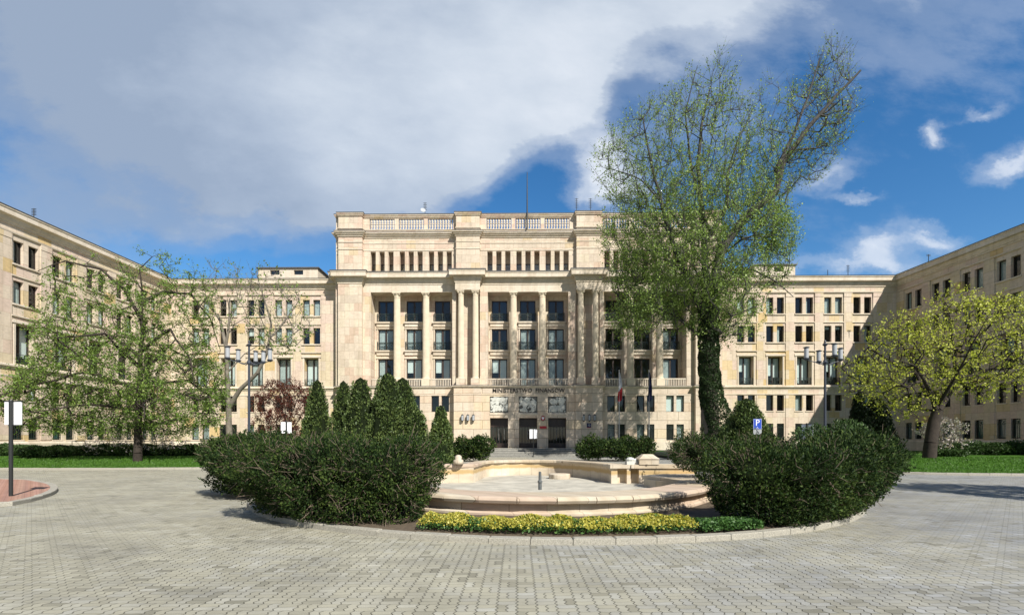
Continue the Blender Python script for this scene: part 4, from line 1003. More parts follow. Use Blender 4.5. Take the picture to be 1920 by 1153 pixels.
def make_tree(root, S, tips, A, PA, barkm, leafm, leaf_n, leaf_size, spread, trunk_top=None, upb=None, twigs=3, twl=0.7, twr=0.008, dens=None, leafname='leaves'):
    pa, pb, ra, rb = S
    key = {tuple(q): i for i, q in enumerate(np.round(pb, 5))}; thick = np.zeros(len(pb), bool)
    for i in range(len(pb)):
        j = key.get(tuple(np.round(pa[i], 5)), -1); thick[i] = rb[i] > 0.085 and (j < 0 or thick[j] or j >= i)
    def put_seg(name, m_, sel, n):
        V, F = segs(pa[sel], pb[sel], ra[sel], rb[sel], n); me = raw_mesh(name, V, F, m_); me.polygons.foreach_set('use_smooth', [True]*len(me.polygons)); o = bpy.data.objects.new(name, me); link(o, root); return o
    T = A[tips]; D = T-A[PA[tips]]; D /= np.linalg.norm(D, axis=1)[:, None]+1e-9
    tw = rng.normal(size=(len(T), twigs, 3))*.75+D[:, None]*.9+np.array([0, 0, 1.0])*(0.5 if upb is None else upb)
    tw /= np.linalg.norm(tw, axis=2)[:, :, None]; ln = twl*rng.uniform(.5, 1.25, (len(T), twigs, 1)); B_ = T[:, None]+tw*ln
    TA = np.repeat(T, twigs, 0); TB = B_.reshape(-1, 3)
    put_seg('trunk', barkm, thick, 8)
    V1 = segs(pa[~thick], pb[~thick], ra[~thick], rb[~thick], 4); V2 = segs(TA, TB, np.full(len(TA), twr), np.full(len(TA), twr*.5), 3)
    V, F = join(V1, V2); me = raw_mesh('branches', V, F, barkm); o = bpy.data.objects.new('branches', me); link(o, root)
    if leaf_n:
        w = None
        if dens is not None: w = dens(TB); w = w/w.sum()
        k = rng.choice(len(TB), leaf_n, p=w); f = rng.beta(1.6, 1.0, leaf_n)[:, None]
        P_ = TA[k]+(TB[k]-TA[k])*f+rng.normal(size=(leaf_n, 3))*spread
        V, F = leaves(P_, leaf_size, 0.7); o = bpy.data.objects.new(leafname, raw_mesh(leafname, V, F, leafm)); link(o, root)
def limb(px, Y, dys=None):
    out = []
    for i, p in enumerate(px):
        dy_ = (dys or 0)*(i/max(1, len(px)-1)); x, y, z = P3(p[0], p[1], Y); out.append((x, y+dy_, z))
    return out
# ---- tall poplar with an ivy-clad trunk
YP = 45.5
pop = empty('poplar_tree', P3(1332, 860, YP)[:2]+(0,), 0, 'very tall poplar with fresh green leaves and an ivy covered trunk, right of the entrance', 'tree')
def rel(o, arrs):
    L_ = np.array(o.location); return [np.asarray(a)-L_ for a in arrs]
def reloc(o, skel, tg):
    L_ = Vector(o.location); return [([tuple(Vector(p)-L_) for p in pts], a, b) for pts, a, b in skel], tg-np.array(L_)
skel = [(limb([(1333, 860), (1331, 700), (1329, 600), (1327, 520), (1326, 440), (1322, 380), (1318, 300), (1325, 220), (1345, 140)], YP, 1.5), .62, .05),
        (limb([(1329, 560), (1350, 470), (1390, 414), (1443, 370), (1453, 322), (1497, 259), (1545, 205), (1580, 170)], YP, -2.5), .50, .08),
        (limb([(1455, 318), (1490, 250), (1518, 180), (1545, 100)], YP-2, .5), .18, .04),
        (limb([(1326, 610), (1290, 530), (1262, 480), (1243, 425), (1215, 340), (1195, 250)], YP, -2), .32, .05),
        (limb([(1326, 450), (1368, 380), (1375, 320), (1400, 240), (1440, 165)], YP, 2.5), .22, .03),
        (limb([(1325, 640), (1270, 590), (1220, 560), (1165, 560)], YP, 2.0), .14, .03),
        (limb([(1330, 545), (1365, 509), (1404, 511), (1443, 535), (1470, 565)], YP, -1.5), .13, .03),
        (limb([(1322, 500), (1270, 400), (1210, 320), (1150, 290), (1120, 310)], YP, 3), .16, .02),
        (limb([(1323, 420), (1290, 330), (1270, 240), (1285, 170)], YP, -3), .17, .02),
        (limb([(1328, 500), (1400, 440), (1450, 420), (1480, 440)], YP, 3), .12, .02),
        (limb([(1328, 660), (1360, 600), (1390, 590)], YP, -3), .10, .03)]
polyP = [(1545, 72), (1562, 100), (1588, 108), (1592, 160), (1610, 200), (1585, 240), (1572, 290), (1555, 318), (1530, 345), (1498, 345), (1470, 380), (1478, 430), (1492, 455), (1478, 500), (1462, 545), (1450, 590), (1412, 590), (1400, 640), (1345, 640), (1290, 640), (1262, 600), (1210, 640), (1155, 625), (1150, 560), (1128, 430), (1150, 400), (1118, 330), (1128, 270), (1160, 235), (1205, 190), (1250, 185), (1300, 140), (1348, 112), (1372, 150), (1388, 200), (1420, 175), (1445, 140), (1475, 170), (1515, 165), (1530, 110)]
def biasP(px, py):
    d_ = np.clip((py-120)/330, .32, 1.0); d_ = np.where((px > 1470) & (py < 330), .55, d_); d_ = np.where((px < 1170) & (py > 330), d_*.45, d_); d_ = np.where((px > 1390) & (py > 480), d_*.35, d_)
    d_ = np.where((py > 590) & (px > 1200) & (px < 1300), d_*.5, d_); return d_
tg = crown_points(polyP, YP, 6.5, 2600, biasP)
sk2, tg2 = reloc(pop, skel, tg)
S, A_, tips, PA_ = grow(sk2, tg2, rtip=.014, up=.9, rexp=.40, step=1.0)
zt = lambda TB: np.clip(1.35-(TB[:, 2]-12)/22, .35, 1.2)*np.where((TB[:, 0] > 6.2) & (TB[:, 2] > 23), .5, 1)
make_tree(pop, S, tips, A_, PA_, M['bark_poplar'], L['poplar'], 125000, .125, .14, twigs=5, twl=1.35, twr=.010, upb=1.15, dens=zt)
# ivy: leaves held close to the trunk, thicker on its right side
n = 30000; t_ = rng.beta(1.0, 1.35, n); zz = .3+t_*15.5; a_ = rng.uniform(0, 2*np.pi, n)
prof_ = .90+.32*np.exp(-((zz-4.4)/1.9)**2)+.22*np.exp(-((zz-1.5)/1.6)**2); lop = 1+.55*np.cos(a_)*np.exp(-((zz-3.4)/2.6)**2)
nz = 1+.06*np.sin(zz*2.1+a_*3)+.05*np.sin(zz*5.3+a_*5)
r_ = (prof_*lop*nz)*(1-rng.beta(1, 5, n)*.3); cx = np.interp(zz, [0, 6, 12, 17], [0, -.08, -.2, -.3])
P_ = np.stack([cx+r_*np.cos(a_), r_*np.sin(a_), zz], 1)
V, F = leaves(P_, .13, .85); o = bpy.data.objects.new('ivy', raw_mesh('ivy', V, F, L['ivy'])); link(o, pop)
ms = MB(); ms.tube([(0, 0, 0), (-.05, 0, 4), (-.1, 0, 8), (-.2, 0, 13)], [.85, .78, .66, .45], 10); ms.build('ivy_stems', M['bark_grey'], pop)
# ---- broad linden on the left lawn
def simple_tree(name, base_px, Y, label, skel, poly, depth, ntg, bark, leafm, nleaf, lsize, spread, **kw):
    x, y, _ = P3(base_px[0], base_px[1], Y); z0 = lawn_z(x, y)-.05 if kw.pop('onlawn', True) else 0.0
    o = empty(name, (x, y, z0), 0, label, 'tree'); tg = crown_points(poly, Y, depth, ntg, kw.pop('bias', None)); gk = {k: kw.pop(k) for k in ('rtip', 'up', 'sag', 'rexp', 'step') if k in kw}
    s2, t2 = reloc(o, skel, tg); S, A, tips, PA = grow(s2, t2, **gk); make_tree(o, S, tips, A, PA, bark, leafm, nleaf, lsize, spread, **kw); return o
YL = 35.0
skel = [(limb([(258, 870), (260, 760), (264, 660), (266, 600), (268, 545), (262, 505), (285, 480)], YL), .30, .03),
        (limb([(266, 600), (240, 545), (205, 512), (150, 500), (110, 520)], YL, -1.5), .13, .02), (limb([(268, 565), (300, 545), (345, 545), (375, 590), (390, 650)], YL, 1.5), .13, .02),
        (limb([(264, 670), (200, 630), (130, 650), (80, 690)], YL, 2), .13, .02), (limb([(264, 660), (330, 620), (380, 680), (400, 740)], YL, -2), .13, .02),
        (limb([(262, 730), (180, 700), (90, 730), (30, 760)], YL, -2.5), .14, .02), (limb([(262, 720), (330, 710), (390, 760)], YL, 2.5), .12, .02),
        (limb([(263, 690), (250, 640), (230, 660)], YL, -5), .14, .02), (limb([(263, 700), (270, 640), (290, 660)], YL, 5), .14, .02), (limb([(260, 770), (210, 760), (150, 780)], YL, -4), .1, .02), (limb([(260, 770), (310, 760), (350, 790)], YL, -4), .1, .02)]
polyL = [(292, 468), (318, 480), (325, 510), (355, 500), (372, 520), (400, 545), (402, 600), (385, 640), (408, 690), (418, 740), (405, 790), (355, 812), (300, 815), (255, 800), (210, 818), (150, 815), (95, 806), (40, 800), (12, 760), (28, 705), (60, 690), (85, 660), (72, 615), (100, 590), (108, 555), (92, 510), (100, 478), (150, 480), (200, 492), (250, 500), (270, 480)]
lin = simple_tree('linden_tree', (258, 862), YL, 'broad spreading tree with fresh green leaves and dark trunk on the left lawn', skel, polyL, 6.0, 1500, M['bark_dark'], L['linden'], 76000, .10, .09,
    bias=lambda px, py: np.clip((py-450)/280, .16, 1.0), rtip=.012, up=.2, rexp=.42, step=.8, twigs=4, twl=.75, twr=.008, upb=-.05)
# ---- yellow-green maple on the right lawn
YM = 35.0
skel = [(limb([(1741, 872), (1745, 830), (1752, 790), (1758, 768)], YM), .42, .32), (limb([(1756, 770), (1738, 742), (1718, 715), (1690, 690), (1660, 684)], YM, -1.5), .2, .03),
        (limb([(1758, 770), (1785, 735), (1806, 712), (1803, 650), (1798, 600), (1790, 550)], YM, 1.0), .24, .03), (limb([(1806, 712), (1845, 695), (1880, 670), (1920, 655), (1970, 640)], YM, -1.5), .17, .03),
        (limb([(1738, 742), (1730, 690), (1718, 640), (1690, 600)], YM, 2), .14, .02), (limb([(1803, 660), (1840, 610), (1870, 560)], YM, 2.0), .12, .02), (limb([(1690, 690), (1640, 650), (1600, 690)], YM, 1), .1, .02),
        (limb([(1800, 716), (1850, 730), (1920, 700), (1980, 700)], YM, 3), .1, .02), (limb([(1756, 765), (1752, 700), (1750, 620)], YM, -4), .13, .02), (limb([(1720, 716), (1670, 730), (1610, 720)], YM, -3), .1, .02)]
polyM = [(1765, 560), (1778, 535), (1800, 545), (1822, 560), (1850, 565), (1890, 555), (1925, 560), (1985, 570), (2010, 640), (1990, 700), (1930, 715), (1885, 730), (1850, 745), (1820, 745), (1790, 730), (1765, 745), (1735, 770), (1700, 795), (1672, 790), (1650, 760), (1600, 735), (1575, 700), (1590, 672), (1632, 668), (1640, 625), (1668, 590), (1700, 588), (1715, 610), (1740, 595)]
mp = simple_tree('maple_tree', (1742, 862), YM, 'spreading tree with yellow green spring leaves and dark leaning trunk on the right lawn', skel, polyM, 5.0, 1000, M['bark_dark'], L['maple'], 19000, .12, .09,
    rtip=.013, up=.25, rexp=.43, step=.8, twigs=3, twl=.7, twr=.009, upb=.1)
# ---- pale sparse tree
YB_ = 43.0
skel = [(limb([(430, 850), (429, 780), (426, 720), (424, 650), (428, 600), (431, 560)], YB_), .30, .06), (limb([(424, 650), (408, 600), (388, 570), (370, 550)], YB_, 1), .17, .05),
        (limb([(429, 765), (452, 730), (486, 700), (508, 660), (516, 610), (504, 565), (498, 540)], YB_, -1), .21, .05), (limb([(515, 625), (540, 590), (556, 560)], YB_, .5), .10, .03), (limb([(425, 700), (450, 660), (470, 640)], YB_, 1.5), .08, .02), (limb([(514, 640), (540, 640), (575, 620)], YB_, -1.0), .05, .02), (limb([(429, 600), (445, 560), (455, 530)], YB_, 1), .06, .015)]
polyB = [(375, 530), (400, 500), (430, 490), (470, 515), (500, 500), (545, 530), (580, 560), (590, 620), (565, 650), (530, 665), (500, 660), (470, 640), (440, 620), (400, 600), (375, 575)]
simple_tree('sparse_tree', (430, 850), YB_, 'thin pale barked tree with forked, almost bare branches before the left wing', skel, polyB, 3.0, 330, M['bark_pale'], L['linden'], 2600, .14, .06,
    rtip=.013, up=.8, rexp=.40, step=.8, twigs=3, twl=.9, twr=.009, upb=.5, dens=lambda TB: np.where((TB[:, 2] < 10.6), 1.0, .25))
# ---- purple-leaved shrub tree
YQ = 36.0
skel = [(limb([(536, 850), (536, 800), (530, 770), (512, 740)], YQ), .1, .02), (limb([(536, 800), (550, 760), (560, 730)], YQ, .5), .07, .02), (limb([(536, 790), (536, 740), (534, 725)], YQ, -.6), .06, .02)]
simple_tree('plum_tree', (536, 850), YQ, 'low bushy tree with dark red and purple leaves beside the clipped conifers', skel, [(482, 815), (478, 760), (492, 728), (508, 712), (530, 722), (545, 710), (572, 728), (592, 758), (596, 800), (585, 825), (500, 825)], 1.6, 420, M['bark_dark'], L['purple'], 15000, .085, .07,
    onlawn=False, rtip=.008, up=.5, step=.4, twigs=3, twl=.35, twr=.006)
# ---- magnolias
def magnolia(px, Y, poly, n, label):
    sk = [(limb([(px, 862), (px+2, 840), (px-8, 812)], Y), .05, .015), (limb([(px+1, 845), (px+14, 815)], Y, .4), .035, .012)]
    o = simple_tree('magnolia_tree', (px, 858), Y, label, sk, poly, 1.2, 130, M['bark_pale'], L['blossom'], n, .11, .05, rtip=.008, up=.4, step=.4, twigs=2, twl=.3, twr=.006, leafname='blossoms'); return o
magnolia(1780, 38.5, [(1725, 825), (1730, 795), (1765, 785), (1800, 790), (1810, 815), (1800, 835), (1750, 840)], 1300, 'small magnolia with white blossoms on the right lawn behind the dark trunk')
magnolia(215, 39.5, [(150, 850), (160, 800), (200, 800), (260, 805), (262, 845), (220, 852)], 1000, 'small pink white magnolia in bloom left of the dark linden trunk')
magnolia(296, 39.5, [(268, 852), (270, 800), (310, 800), (340, 812), (352, 842), (300, 852)], 900, 'small pink white magnolia in bloom right of the dark linden trunk')
# ---- blob foliage: hedges, conifers
def fbm(P, s, seed):
    r_ = np.random.default_rng(seed); v = 0
    for k in range(5):
        d_ = r_.normal(size=3)*s*(1+.6*k); v = v+np.sin(P@d_+r_.uniform(0, 6.28))/(1+.45*k)
    return v/2.6
def blob_foliage(root, blobs, n, size, leafm, seed, rough=.16, depthin=.22, core=.50, upk=.55, twigs=0, flare=0.0, zmin=0.12, aspect=.5, fs=2.2, shoots=0):
    """blobs: (cx,cy,cz,rx,ry,rz) in world; leaves sit in a ragged shell round their union, twigs under them"""
    B = np.array(blobs, float); L_ = np.array(root.location); area = (B[:, 3]*B[:, 5]+B[:, 4]*B[:, 5]+B[:, 3]*B[:, 4]); w = area/area.sum()
    k = rng.choice(len(B), int(n*2.6), p=w); u = rng.normal(size=(len(k), 3)); u /= np.linalg.norm(u, axis=1)[:, None]
    b = B[k]; C_ = b[:, :3]; Rr = b[:, 3:6]; base = C_+u*Rr
    nz = fbm(base, fs, seed)*rough+fbm(base, fs*3.1, seed+1)*rough*.6+fbm(base, fs*.5, seed+2)*rough*.4
    dep = rng.beta(1.0, 2.2, len(k))*depthin; P = C_+u*Rr*(1+nz-dep)[:, None]
    keep = P[:, 2] > zmin
    for i in range(len(B)):
        q = (P-B[i, :3])/B[i, 3:6]; keep &= ~((np.sum(q*q, 1) < .45) & (k != i))
    P = P[keep][:n]; uu = u[keep][:n]; 
    if shoots:
        k = rng.choice(len(P), shoots); k = k[uu[k][:, 2] > -.35]; dr = uu[k]*.8+np.array([0, 0, .7])+rng.normal(size=(len(k), 3))*.3; dr /= np.linalg.norm(dr, axis=1)[:, None]
        ln = rng.uniform(.10, .34, len(k)); tt = np.linspace(0, 1, 16); SP = P[k][:, None]+dr[:, None]*(tt[None, :, None]*ln[:, None, None])+rng.normal(size=(len(k), 16, 3))*.018
        P = np.concatenate([P, SP.reshape(-1, 3)]); uu = np.concatenate([uu, np.repeat(dr, 16, 0)])
    up = uu*.8+np.array([0, 0, upk]); V, F = leaves(P-L_, size, aspect, up=up); o = bpy.data.objects.new('foliage', raw_mesh('foliage', V, F, leafm)); link(o, root)
    # inner mass
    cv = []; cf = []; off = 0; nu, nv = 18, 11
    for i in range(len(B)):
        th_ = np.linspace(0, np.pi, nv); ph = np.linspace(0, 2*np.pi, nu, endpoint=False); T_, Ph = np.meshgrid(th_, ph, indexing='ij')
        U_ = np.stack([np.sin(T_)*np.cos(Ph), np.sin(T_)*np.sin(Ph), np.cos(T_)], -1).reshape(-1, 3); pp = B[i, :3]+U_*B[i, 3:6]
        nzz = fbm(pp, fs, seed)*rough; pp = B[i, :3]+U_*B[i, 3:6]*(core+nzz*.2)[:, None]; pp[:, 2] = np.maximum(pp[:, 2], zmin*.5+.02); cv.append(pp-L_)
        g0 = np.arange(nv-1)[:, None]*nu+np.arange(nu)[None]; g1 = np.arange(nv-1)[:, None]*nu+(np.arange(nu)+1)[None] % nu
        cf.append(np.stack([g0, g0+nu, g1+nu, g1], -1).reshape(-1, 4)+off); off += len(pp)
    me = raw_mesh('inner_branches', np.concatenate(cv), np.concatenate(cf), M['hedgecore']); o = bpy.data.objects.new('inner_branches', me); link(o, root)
    if twigs:
        k = rng.choice(len(P), twigs); a = P[k]-uu[k]*rng.uniform(.1, .5, (twigs, 1)); b2 = P[k]+uu[k]*rng.uniform(.0, .10, (twigs, 1))+rng.normal(size=(twigs, 3))*.10
        mid = (a+b2)/2+rng.normal(size=(twigs, 3))*.05; rr_ = rng.uniform(.004, .011, twigs)
        V, F = join(segs(a-L_, mid-L_, rr_*1.3, rr_, 4), segs(mid-L_, b2-L_, rr_, rr_*.5, 4)); o = bpy.data.objects.new('twigs', raw_mesh('twigs', V, F, M['twig'])); link(o, root)
def hedge_blobs(path, half, h, z0=.12, jit=.08, seed=1, flare=.78, step=.9):
    """two stacked rows of lumps along a plan path: narrow foot, wide shoulder"""
    r_ = random.Random(seed); out = []
    pts = resample(path, step, False)
    for (x, y) in pts:
        k = r_.uniform(1-jit, 1+jit)
        out.append((x+r_.uniform(-.1, .1), y+r_.uniform(-.1, .1), z0+h*.62, half*k, half*k, h*.40*k))
        out.append((x+r_.uniform(-.1, .1), y, z0+h*.28, half*flare*k, half*flare*k, h*.34))
    return out
# hedge masses round the island
def hedge(name, label, path, half, h, n, size, seed, tw, extra=(), **kw):
    cx = sum(p[0] for p in path)/len(path); cy = sum(p[1] for p in path)/len(path)
    o = empty(name, (cx, cy, .1), 0, label, 'hedge', 'yew hedges around the fountain'); bl_ = hedge_blobs(path, half, h, seed=seed, **kw)+list(extra)
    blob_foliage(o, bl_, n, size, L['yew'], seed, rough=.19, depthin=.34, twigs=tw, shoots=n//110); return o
hedge('yew_hedge', 'dark yew bush bulging over the paving at the far left of the round bed', [(-9.9, 17.0), (-9.0, 16.1), (-7.9, 15.9)], 1.25, 1.95, 34000, .065, 21, 500, extra=[(-9.3, 17.4, 1.15, 1.5, 1.3, .8)], flare=.66)
hedge('yew_hedge', 'ragged yew hedge with bare twigs, left of the fountain and nearest to it', [(-5.9, 12.1), (-4.8, 11.1), (-3.5, 10.8), (-2.75, 10.95)], 1.0, 1.8, 52000, .052, 22, 1100, extra=[(-2.6, 12.2, 1.2, .85, .9, .76)], flare=.8)
hedge('yew_hedge', 'yew hedge stretch behind the two left bushes, along the left edge of the bed', [(-8.2, 18.5), (-6.8, 16.6), (-5.8, 14.8), (-5.0, 13.8)], 1.1, 1.9, 20000, .07, 23, 700)
hedge('yew_hedge', 'large clipped yew hedge right of the fountain, along the front kerb', [(5.0, 10.85), (5.9, 10.85), (6.9, 11.4), (7.9, 12.4)], 1.0, 1.68, 58000, .052, 24, 500, flare=.92)
hedge('yew_hedge', 'clipped yew hedge forming the far right end of the round bed', [(8.5, 13.3), (9.5, 14.3), (10.6, 15.4), (11.6, 16.8), (12.3, 18.2)], 1.2, 1.9, 40000, .065, 25, 500, flare=.72)
hedge('yew_hedge', 'yew bush with cut bare branches overhanging the right coping of the fountain', [(6.6, 14.6), (7.4, 14.4)], 0.9, 1.2, 27000, .06, 26, 1300, extra=[(5.35, 14.6, 1.5, .75, .8, .5), (6.2, 17.0, 1.5, 1.05, 1.0, .62), (7.9, 16.4, 1.45, 1.2, 1.0, .7)], z0=.5)
# bare cut stems showing in the right hedge
st_o = empty('dead_branches', (6.0, 12.6, 1.2), 0, 'pale cut bare branches sticking out of the top of the right hedge', 'branches')
mb = MB(); r_ = random.Random(4)
for k in range(46):
    b0 = Vector((r_.uniform(-.3, 2.3), r_.uniform(-.4, .9), r_.uniform(-.4, .0))); d_ = Vector((r_.uniform(-1, 1), r_.uniform(-1, .2), r_.uniform(.1, .9))).normalized(); l_ = r_.uniform(.4, .95)
    m1 = b0+d_*l_*.5+Vector((r_.uniform(-.1, .1), 0, r_.uniform(-.05, .1))); e_ = b0+d_*l_+Vector((0, 0, -.05)); e_.z = min(e_.z, .78)
    mb.tube([tuple(b0), tuple(m1), tuple(e_)], [.022, .016, .009], 5)
mb.build('stems', M['twig'], st_o)
# dark yews flanking the steps
def yew(px0, px1, py0, Y, label, seed, n=9000):
    x0, x1 = P3(px0, 0, Y)[0], P3(px1, 0, Y)[0]; h = P3(0, py0, Y)[2]; o = empty('yew_bush', ((x0+x1)/2, Y, 0), 0, label, 'bush', 'dark yews by the entrance steps')
    nb = max(3, round((x1-x0)/.8)); bl_ = []; r_ = random.Random(seed)
    for i in range(nb):
        x = x0+.8+(x1-x0-1.6)*i/(nb-1); k = r_.uniform(.8, 1.12); bl_.append((x, Y+r_.uniform(-.5, .5), h*.56*k, r_.uniform(.8, 1.3), 1.2, h*.46*k)); 
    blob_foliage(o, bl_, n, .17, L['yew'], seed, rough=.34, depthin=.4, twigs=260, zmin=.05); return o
yew(836, 922, 818, 44, 'dark spreading yew bush left of the entrance steps behind the fountain', 31)
yew(1080, 1226, 821, 45, 'wide dark yew bush right of the entrance steps behind the fountain', 32, 13000)
# clipped conifers
def cone_tree(px, py_top, width_px, Y, label, seed, n=9000, py_bot=835, lumps=True, leafm='thuja', name='thuja', group='clipped thujas behind the hedge', size=.12, z0=0.0):
    x, y, zt = P3(px, py_top, Y); zb = .55; w = width_px*Y/FP/2; o = empty(name, (x, y, z0), 0, label, 'conifer', group); mb = MB(); mb.tube([(0, 0, 0), (0, 0, zb+.8)], [.13, .1], 7); mb.build('trunk', M['bark_dark'], o)
    H_ = zt-zb; r_ = random.Random(seed); t = np.clip(1-np.sqrt(1-rng.uniform(0, 1, n)*.995), 0, 1); a = rng.uniform(0, 2*np.pi, n)
    P = np.zeros((n, 3)); z = zb+H_*t; prof_ = w*np.minimum(1, (1-t)**.55*1.05)*np.minimum(1, .72+t*2.4)
    base = np.stack([prof_*np.cos(a), prof_*np.sin(a), z], 1); q = base+np.array([px*.1, 0, 0])
    nz = fbm(q, 2.2, seed)*.28+fbm(q, 7.5, seed+1)*.12; s_ = 1+nz-rng.beta(1, 2.4, n)*.26; P = base.copy(); P[:, 0] *= s_; P[:, 1] *= s_; P[:, 2] += rng.normal(size=n)*.04
    up = np.stack([np.cos(a)*.6, np.sin(a)*.6, np.full(n, .8)], 1); V, F = leaves(P-np.array([0, 0, z0]), size, .5, up=up); ob = bpy.data.objects.new('foliage', raw_mesh('foliage', V, F, L[leafm])); link(ob, o)
    mb = MB(); mb.lathe([(w*.5, zb+.15)]+[(w*.80*min(1, (1-t_)**.55*1.05)*min(1, .72+t_*2.4), zb+H_*t_) for t_ in np.linspace(.03, .93, 12)]+[(.02, zb+H_*.965)], (0, 0, -z0), 12); mb.build('inner_branches', M['hedgecore'], o); return o
cone_tree(595, 706, 66, 31, 'bright green clipped thuja right beside the purple leaved tree', 41)
cone_tree(644, 708, 60, 31.5, 'slim clipped thuja, first one left of the wide group before the entrance block', 42)
cone_tree(676, 702, 92, 30.5, 'brownish green clipped thuja with rounded shoulders, second of the tight group', 43, 12000)
cone_tree(727, 692, 98, 30, 'tallest clipped thuja in the group left of the entrance', 44, 14000)
cone_tree(755, 702, 96, 31, 'clipped thuja with a leaning tip just right of the tallest one', 45, 13000)
cone_tree(783, 762, 60, 29.5, 'low rounded thuja at the right edge of the left group', 46, 6000)
cone_tree(826, 755, 56, 23, 'small pointed thuja standing alone left of the entrance doors', 47, 9000, size=.10)
cone_tree(1399, 742, 100, 30, 'broad clipped thuja behind the blue parking sign', 48, 15000)
cone_tree(1362, 790, 54, 32, 'low dark thuja at the foot of the ivy clad poplar', 49, 7000)
cone_tree(1611, 728, 44, 42, 'narrow dark columnar conifer in front of the right corner of the court', 50, 9000, leafm='spruce', name='columnar_conifer', group=None, size=.16)
cone_tree(1641, 738, 66, 43, 'dark drooping spruce right of the narrow columnar conifer', 51, 9000, leafm='spruce', name='spruce_tree', group=None, size=.18)
# yellow-green shrub behind the right hedge
o = empty('laurel_bush', (P3(1565, 0, 24)[0], 24, 0), 0, 'rounded bright green bush behind the right hedge near the lamp post', 'bush'); X_ = o.location.x
blob_foliage(o, [(X_-1.0, 24, 1.3, 1.2, 1.0, 1.25), (X_+.6, 24, 1.5, 1.3, 1.0, 1.35), (X_+1.9, 24.2, 1.1, 1.1, 1.0, 1.05)], 11000, .11, L['juniper'], 61, rough=.16)
# low junipers along the side wings
def juniper(px, Y, w, h, label, seed, name='juniper_bush'):
    x = P3(px, 0, Y)[0]; z = lawn_z(x, Y)-.02; o = empty(name, (x, Y, z), 0, label, 'bush', 'low junipers on the lawns'); r_ = random.Random(seed)
    bl_ = [(x+r_.uniform(-.35, .35)*w, Y+r_.uniform(-.3, .3), z+h*.42, w*r_.uniform(.32, .46), .9, h*r_.uniform(.42, .6)) for _ in range(4)]
    blob_foliage(o, bl_, int(2600+900*w), .13, L['juniper'], seed, rough=.2, zmin=z, upk=.25, core=.60)
juniper(12, 39.5, 3.4, 0.95, 'low green juniper at the left edge of the lawn by the white sign', 71)
juniper(62, 39.8, 3.2, 0.95, 'low green juniper directly left of the dark flat juniper', 72)
juniper(95, 37.2, 3.6, .95, 'dark flat juniper lying forward on the left lawn', 73)
juniper(125, 40.3, 3.2, 0.95, 'green juniper behind the dark flat one on the left lawn', 74)
juniper(178, 39.8, 3.2, 0.95, 'juniper below the left magnolia on the left lawn', 75)
juniper(232, 40.0, 3.0, 0.95, 'juniper just left of the dark linden trunk', 76)
juniper(296, 39.8, 3.2, 0.95, 'juniper just right of the dark linden trunk', 77)
juniper(345, 40.2, 3.0, 0.95, 'juniper at the right end of the left row, beside the big yew bush', 78)
juniper(1775, 38.0, 2.2, .65, 'small bright juniper under the white magnolia', 79)
juniper(1815, 42.5, 3.6, 1.15, 'low dark juniper at the left end of the right row', 80)
juniper(1868, 42.3, 3.6, 1.2, 'low dark juniper in the middle of the right row', 81)
juniper(1925, 42.0, 3.6, 1.2, 'low dark juniper at the right edge of the photo', 82)
# flower bed
bed = [(x, 19.5-10.2*math.sqrt(1-((x-1)/9.9)**2)) for x in np.linspace(-2.0, 3.5, 40)]
n = 34000; k = rng.integers(0, len(bed)-1, n); f = rng.uniform(size=n); bb = np.array(bed); c = bb[k]*(1-f[:, None])+bb[k+1]*f[:, None]
ce = np.array([1.0, 19.5]); dirn = ce-c; dirn /= np.linalg.norm(dirn, axis=1)[:, None]; dd = rng.uniform(0, 1, n)**.8*.85; p2 = c+dirn*dd[:, None]+rng.normal(size=(n, 2))*.03
hh = .07+(.17+.03*np.sin(p2[:, 0]*3.1)+.04*np.sin(p2[:, 0]*9.7+p2[:, 1]*5))*np.clip(1-((dd-.42)/.47)**4, .1, 1); lay = rng.uniform(0, 1, n)**.45
P_ = np.stack([p2[:, 0], p2[:, 1], .13+hh*lay], 1); isg = (lay < .62) | ((np.abs(p2[:, 0]+.85) < .12) & (rng.uniform(size=n) < .6)) | ((np.abs(p2[:, 0]-1.15) < .1) & (rng.uniform(size=n) < .4)) | (rng.uniform(size=n) < .12)
for nm, sel, m_, sz, lb in (('golden_shrubs', ~isg, 'yellow', .042, 'band of low yellow leaved shrubs planted in front of the fountain wall'), ('green_groundcover', isg, 'bedgreen', .045, 'green leaves at the foot of the yellow shrubs before the fountain')):
    V, F = leaves(P_[sel], sz, .65); o = bpy.data.objects.new(nm, raw_mesh(nm, V, F, L[m_])); COL.objects.link(o); tag(o, lb, 'shrubs', None, 'stuff')
n = 5000; px_ = rng.uniform(3.55, 4.9, n); py_ = 9.75+(px_-3.6)*.30+rng.uniform(-.25, .42, n); P_ = np.stack([px_, py_, .15+rng.uniform(0, .17, n)*(1-.1*(px_-3.5))], 1)
V, F = leaves(P_, .05, .7); o = bpy.data.objects.new('sedum_groundcover', raw_mesh('sedum_groundcover', V, F, L['bedgreen'])); COL.objects.link(o); tag(o, 'fresh green creeping plants right of the yellow shrubs', 'ground cover', None, 'stuff')
# weeds and litter at the left end of the bed
n = 2600; px_ = rng.uniform(-4.5, -1.6, n); py_ = 10.9-(px_+1.6)*.42+rng.uniform(-.2, .5, n); V, F = leaves(np.stack([px_, py_, .15+rng.uniform(0, .05, n)], 1), .035, .6)
o = bpy.data.objects.new('dry_litter', raw_mesh('dry_litter', V, F, M['twig'])); COL.objects.link(o); tag(o, 'dry twigs and litter on the soil under the left hedge', 'litter', None, 'stuff')
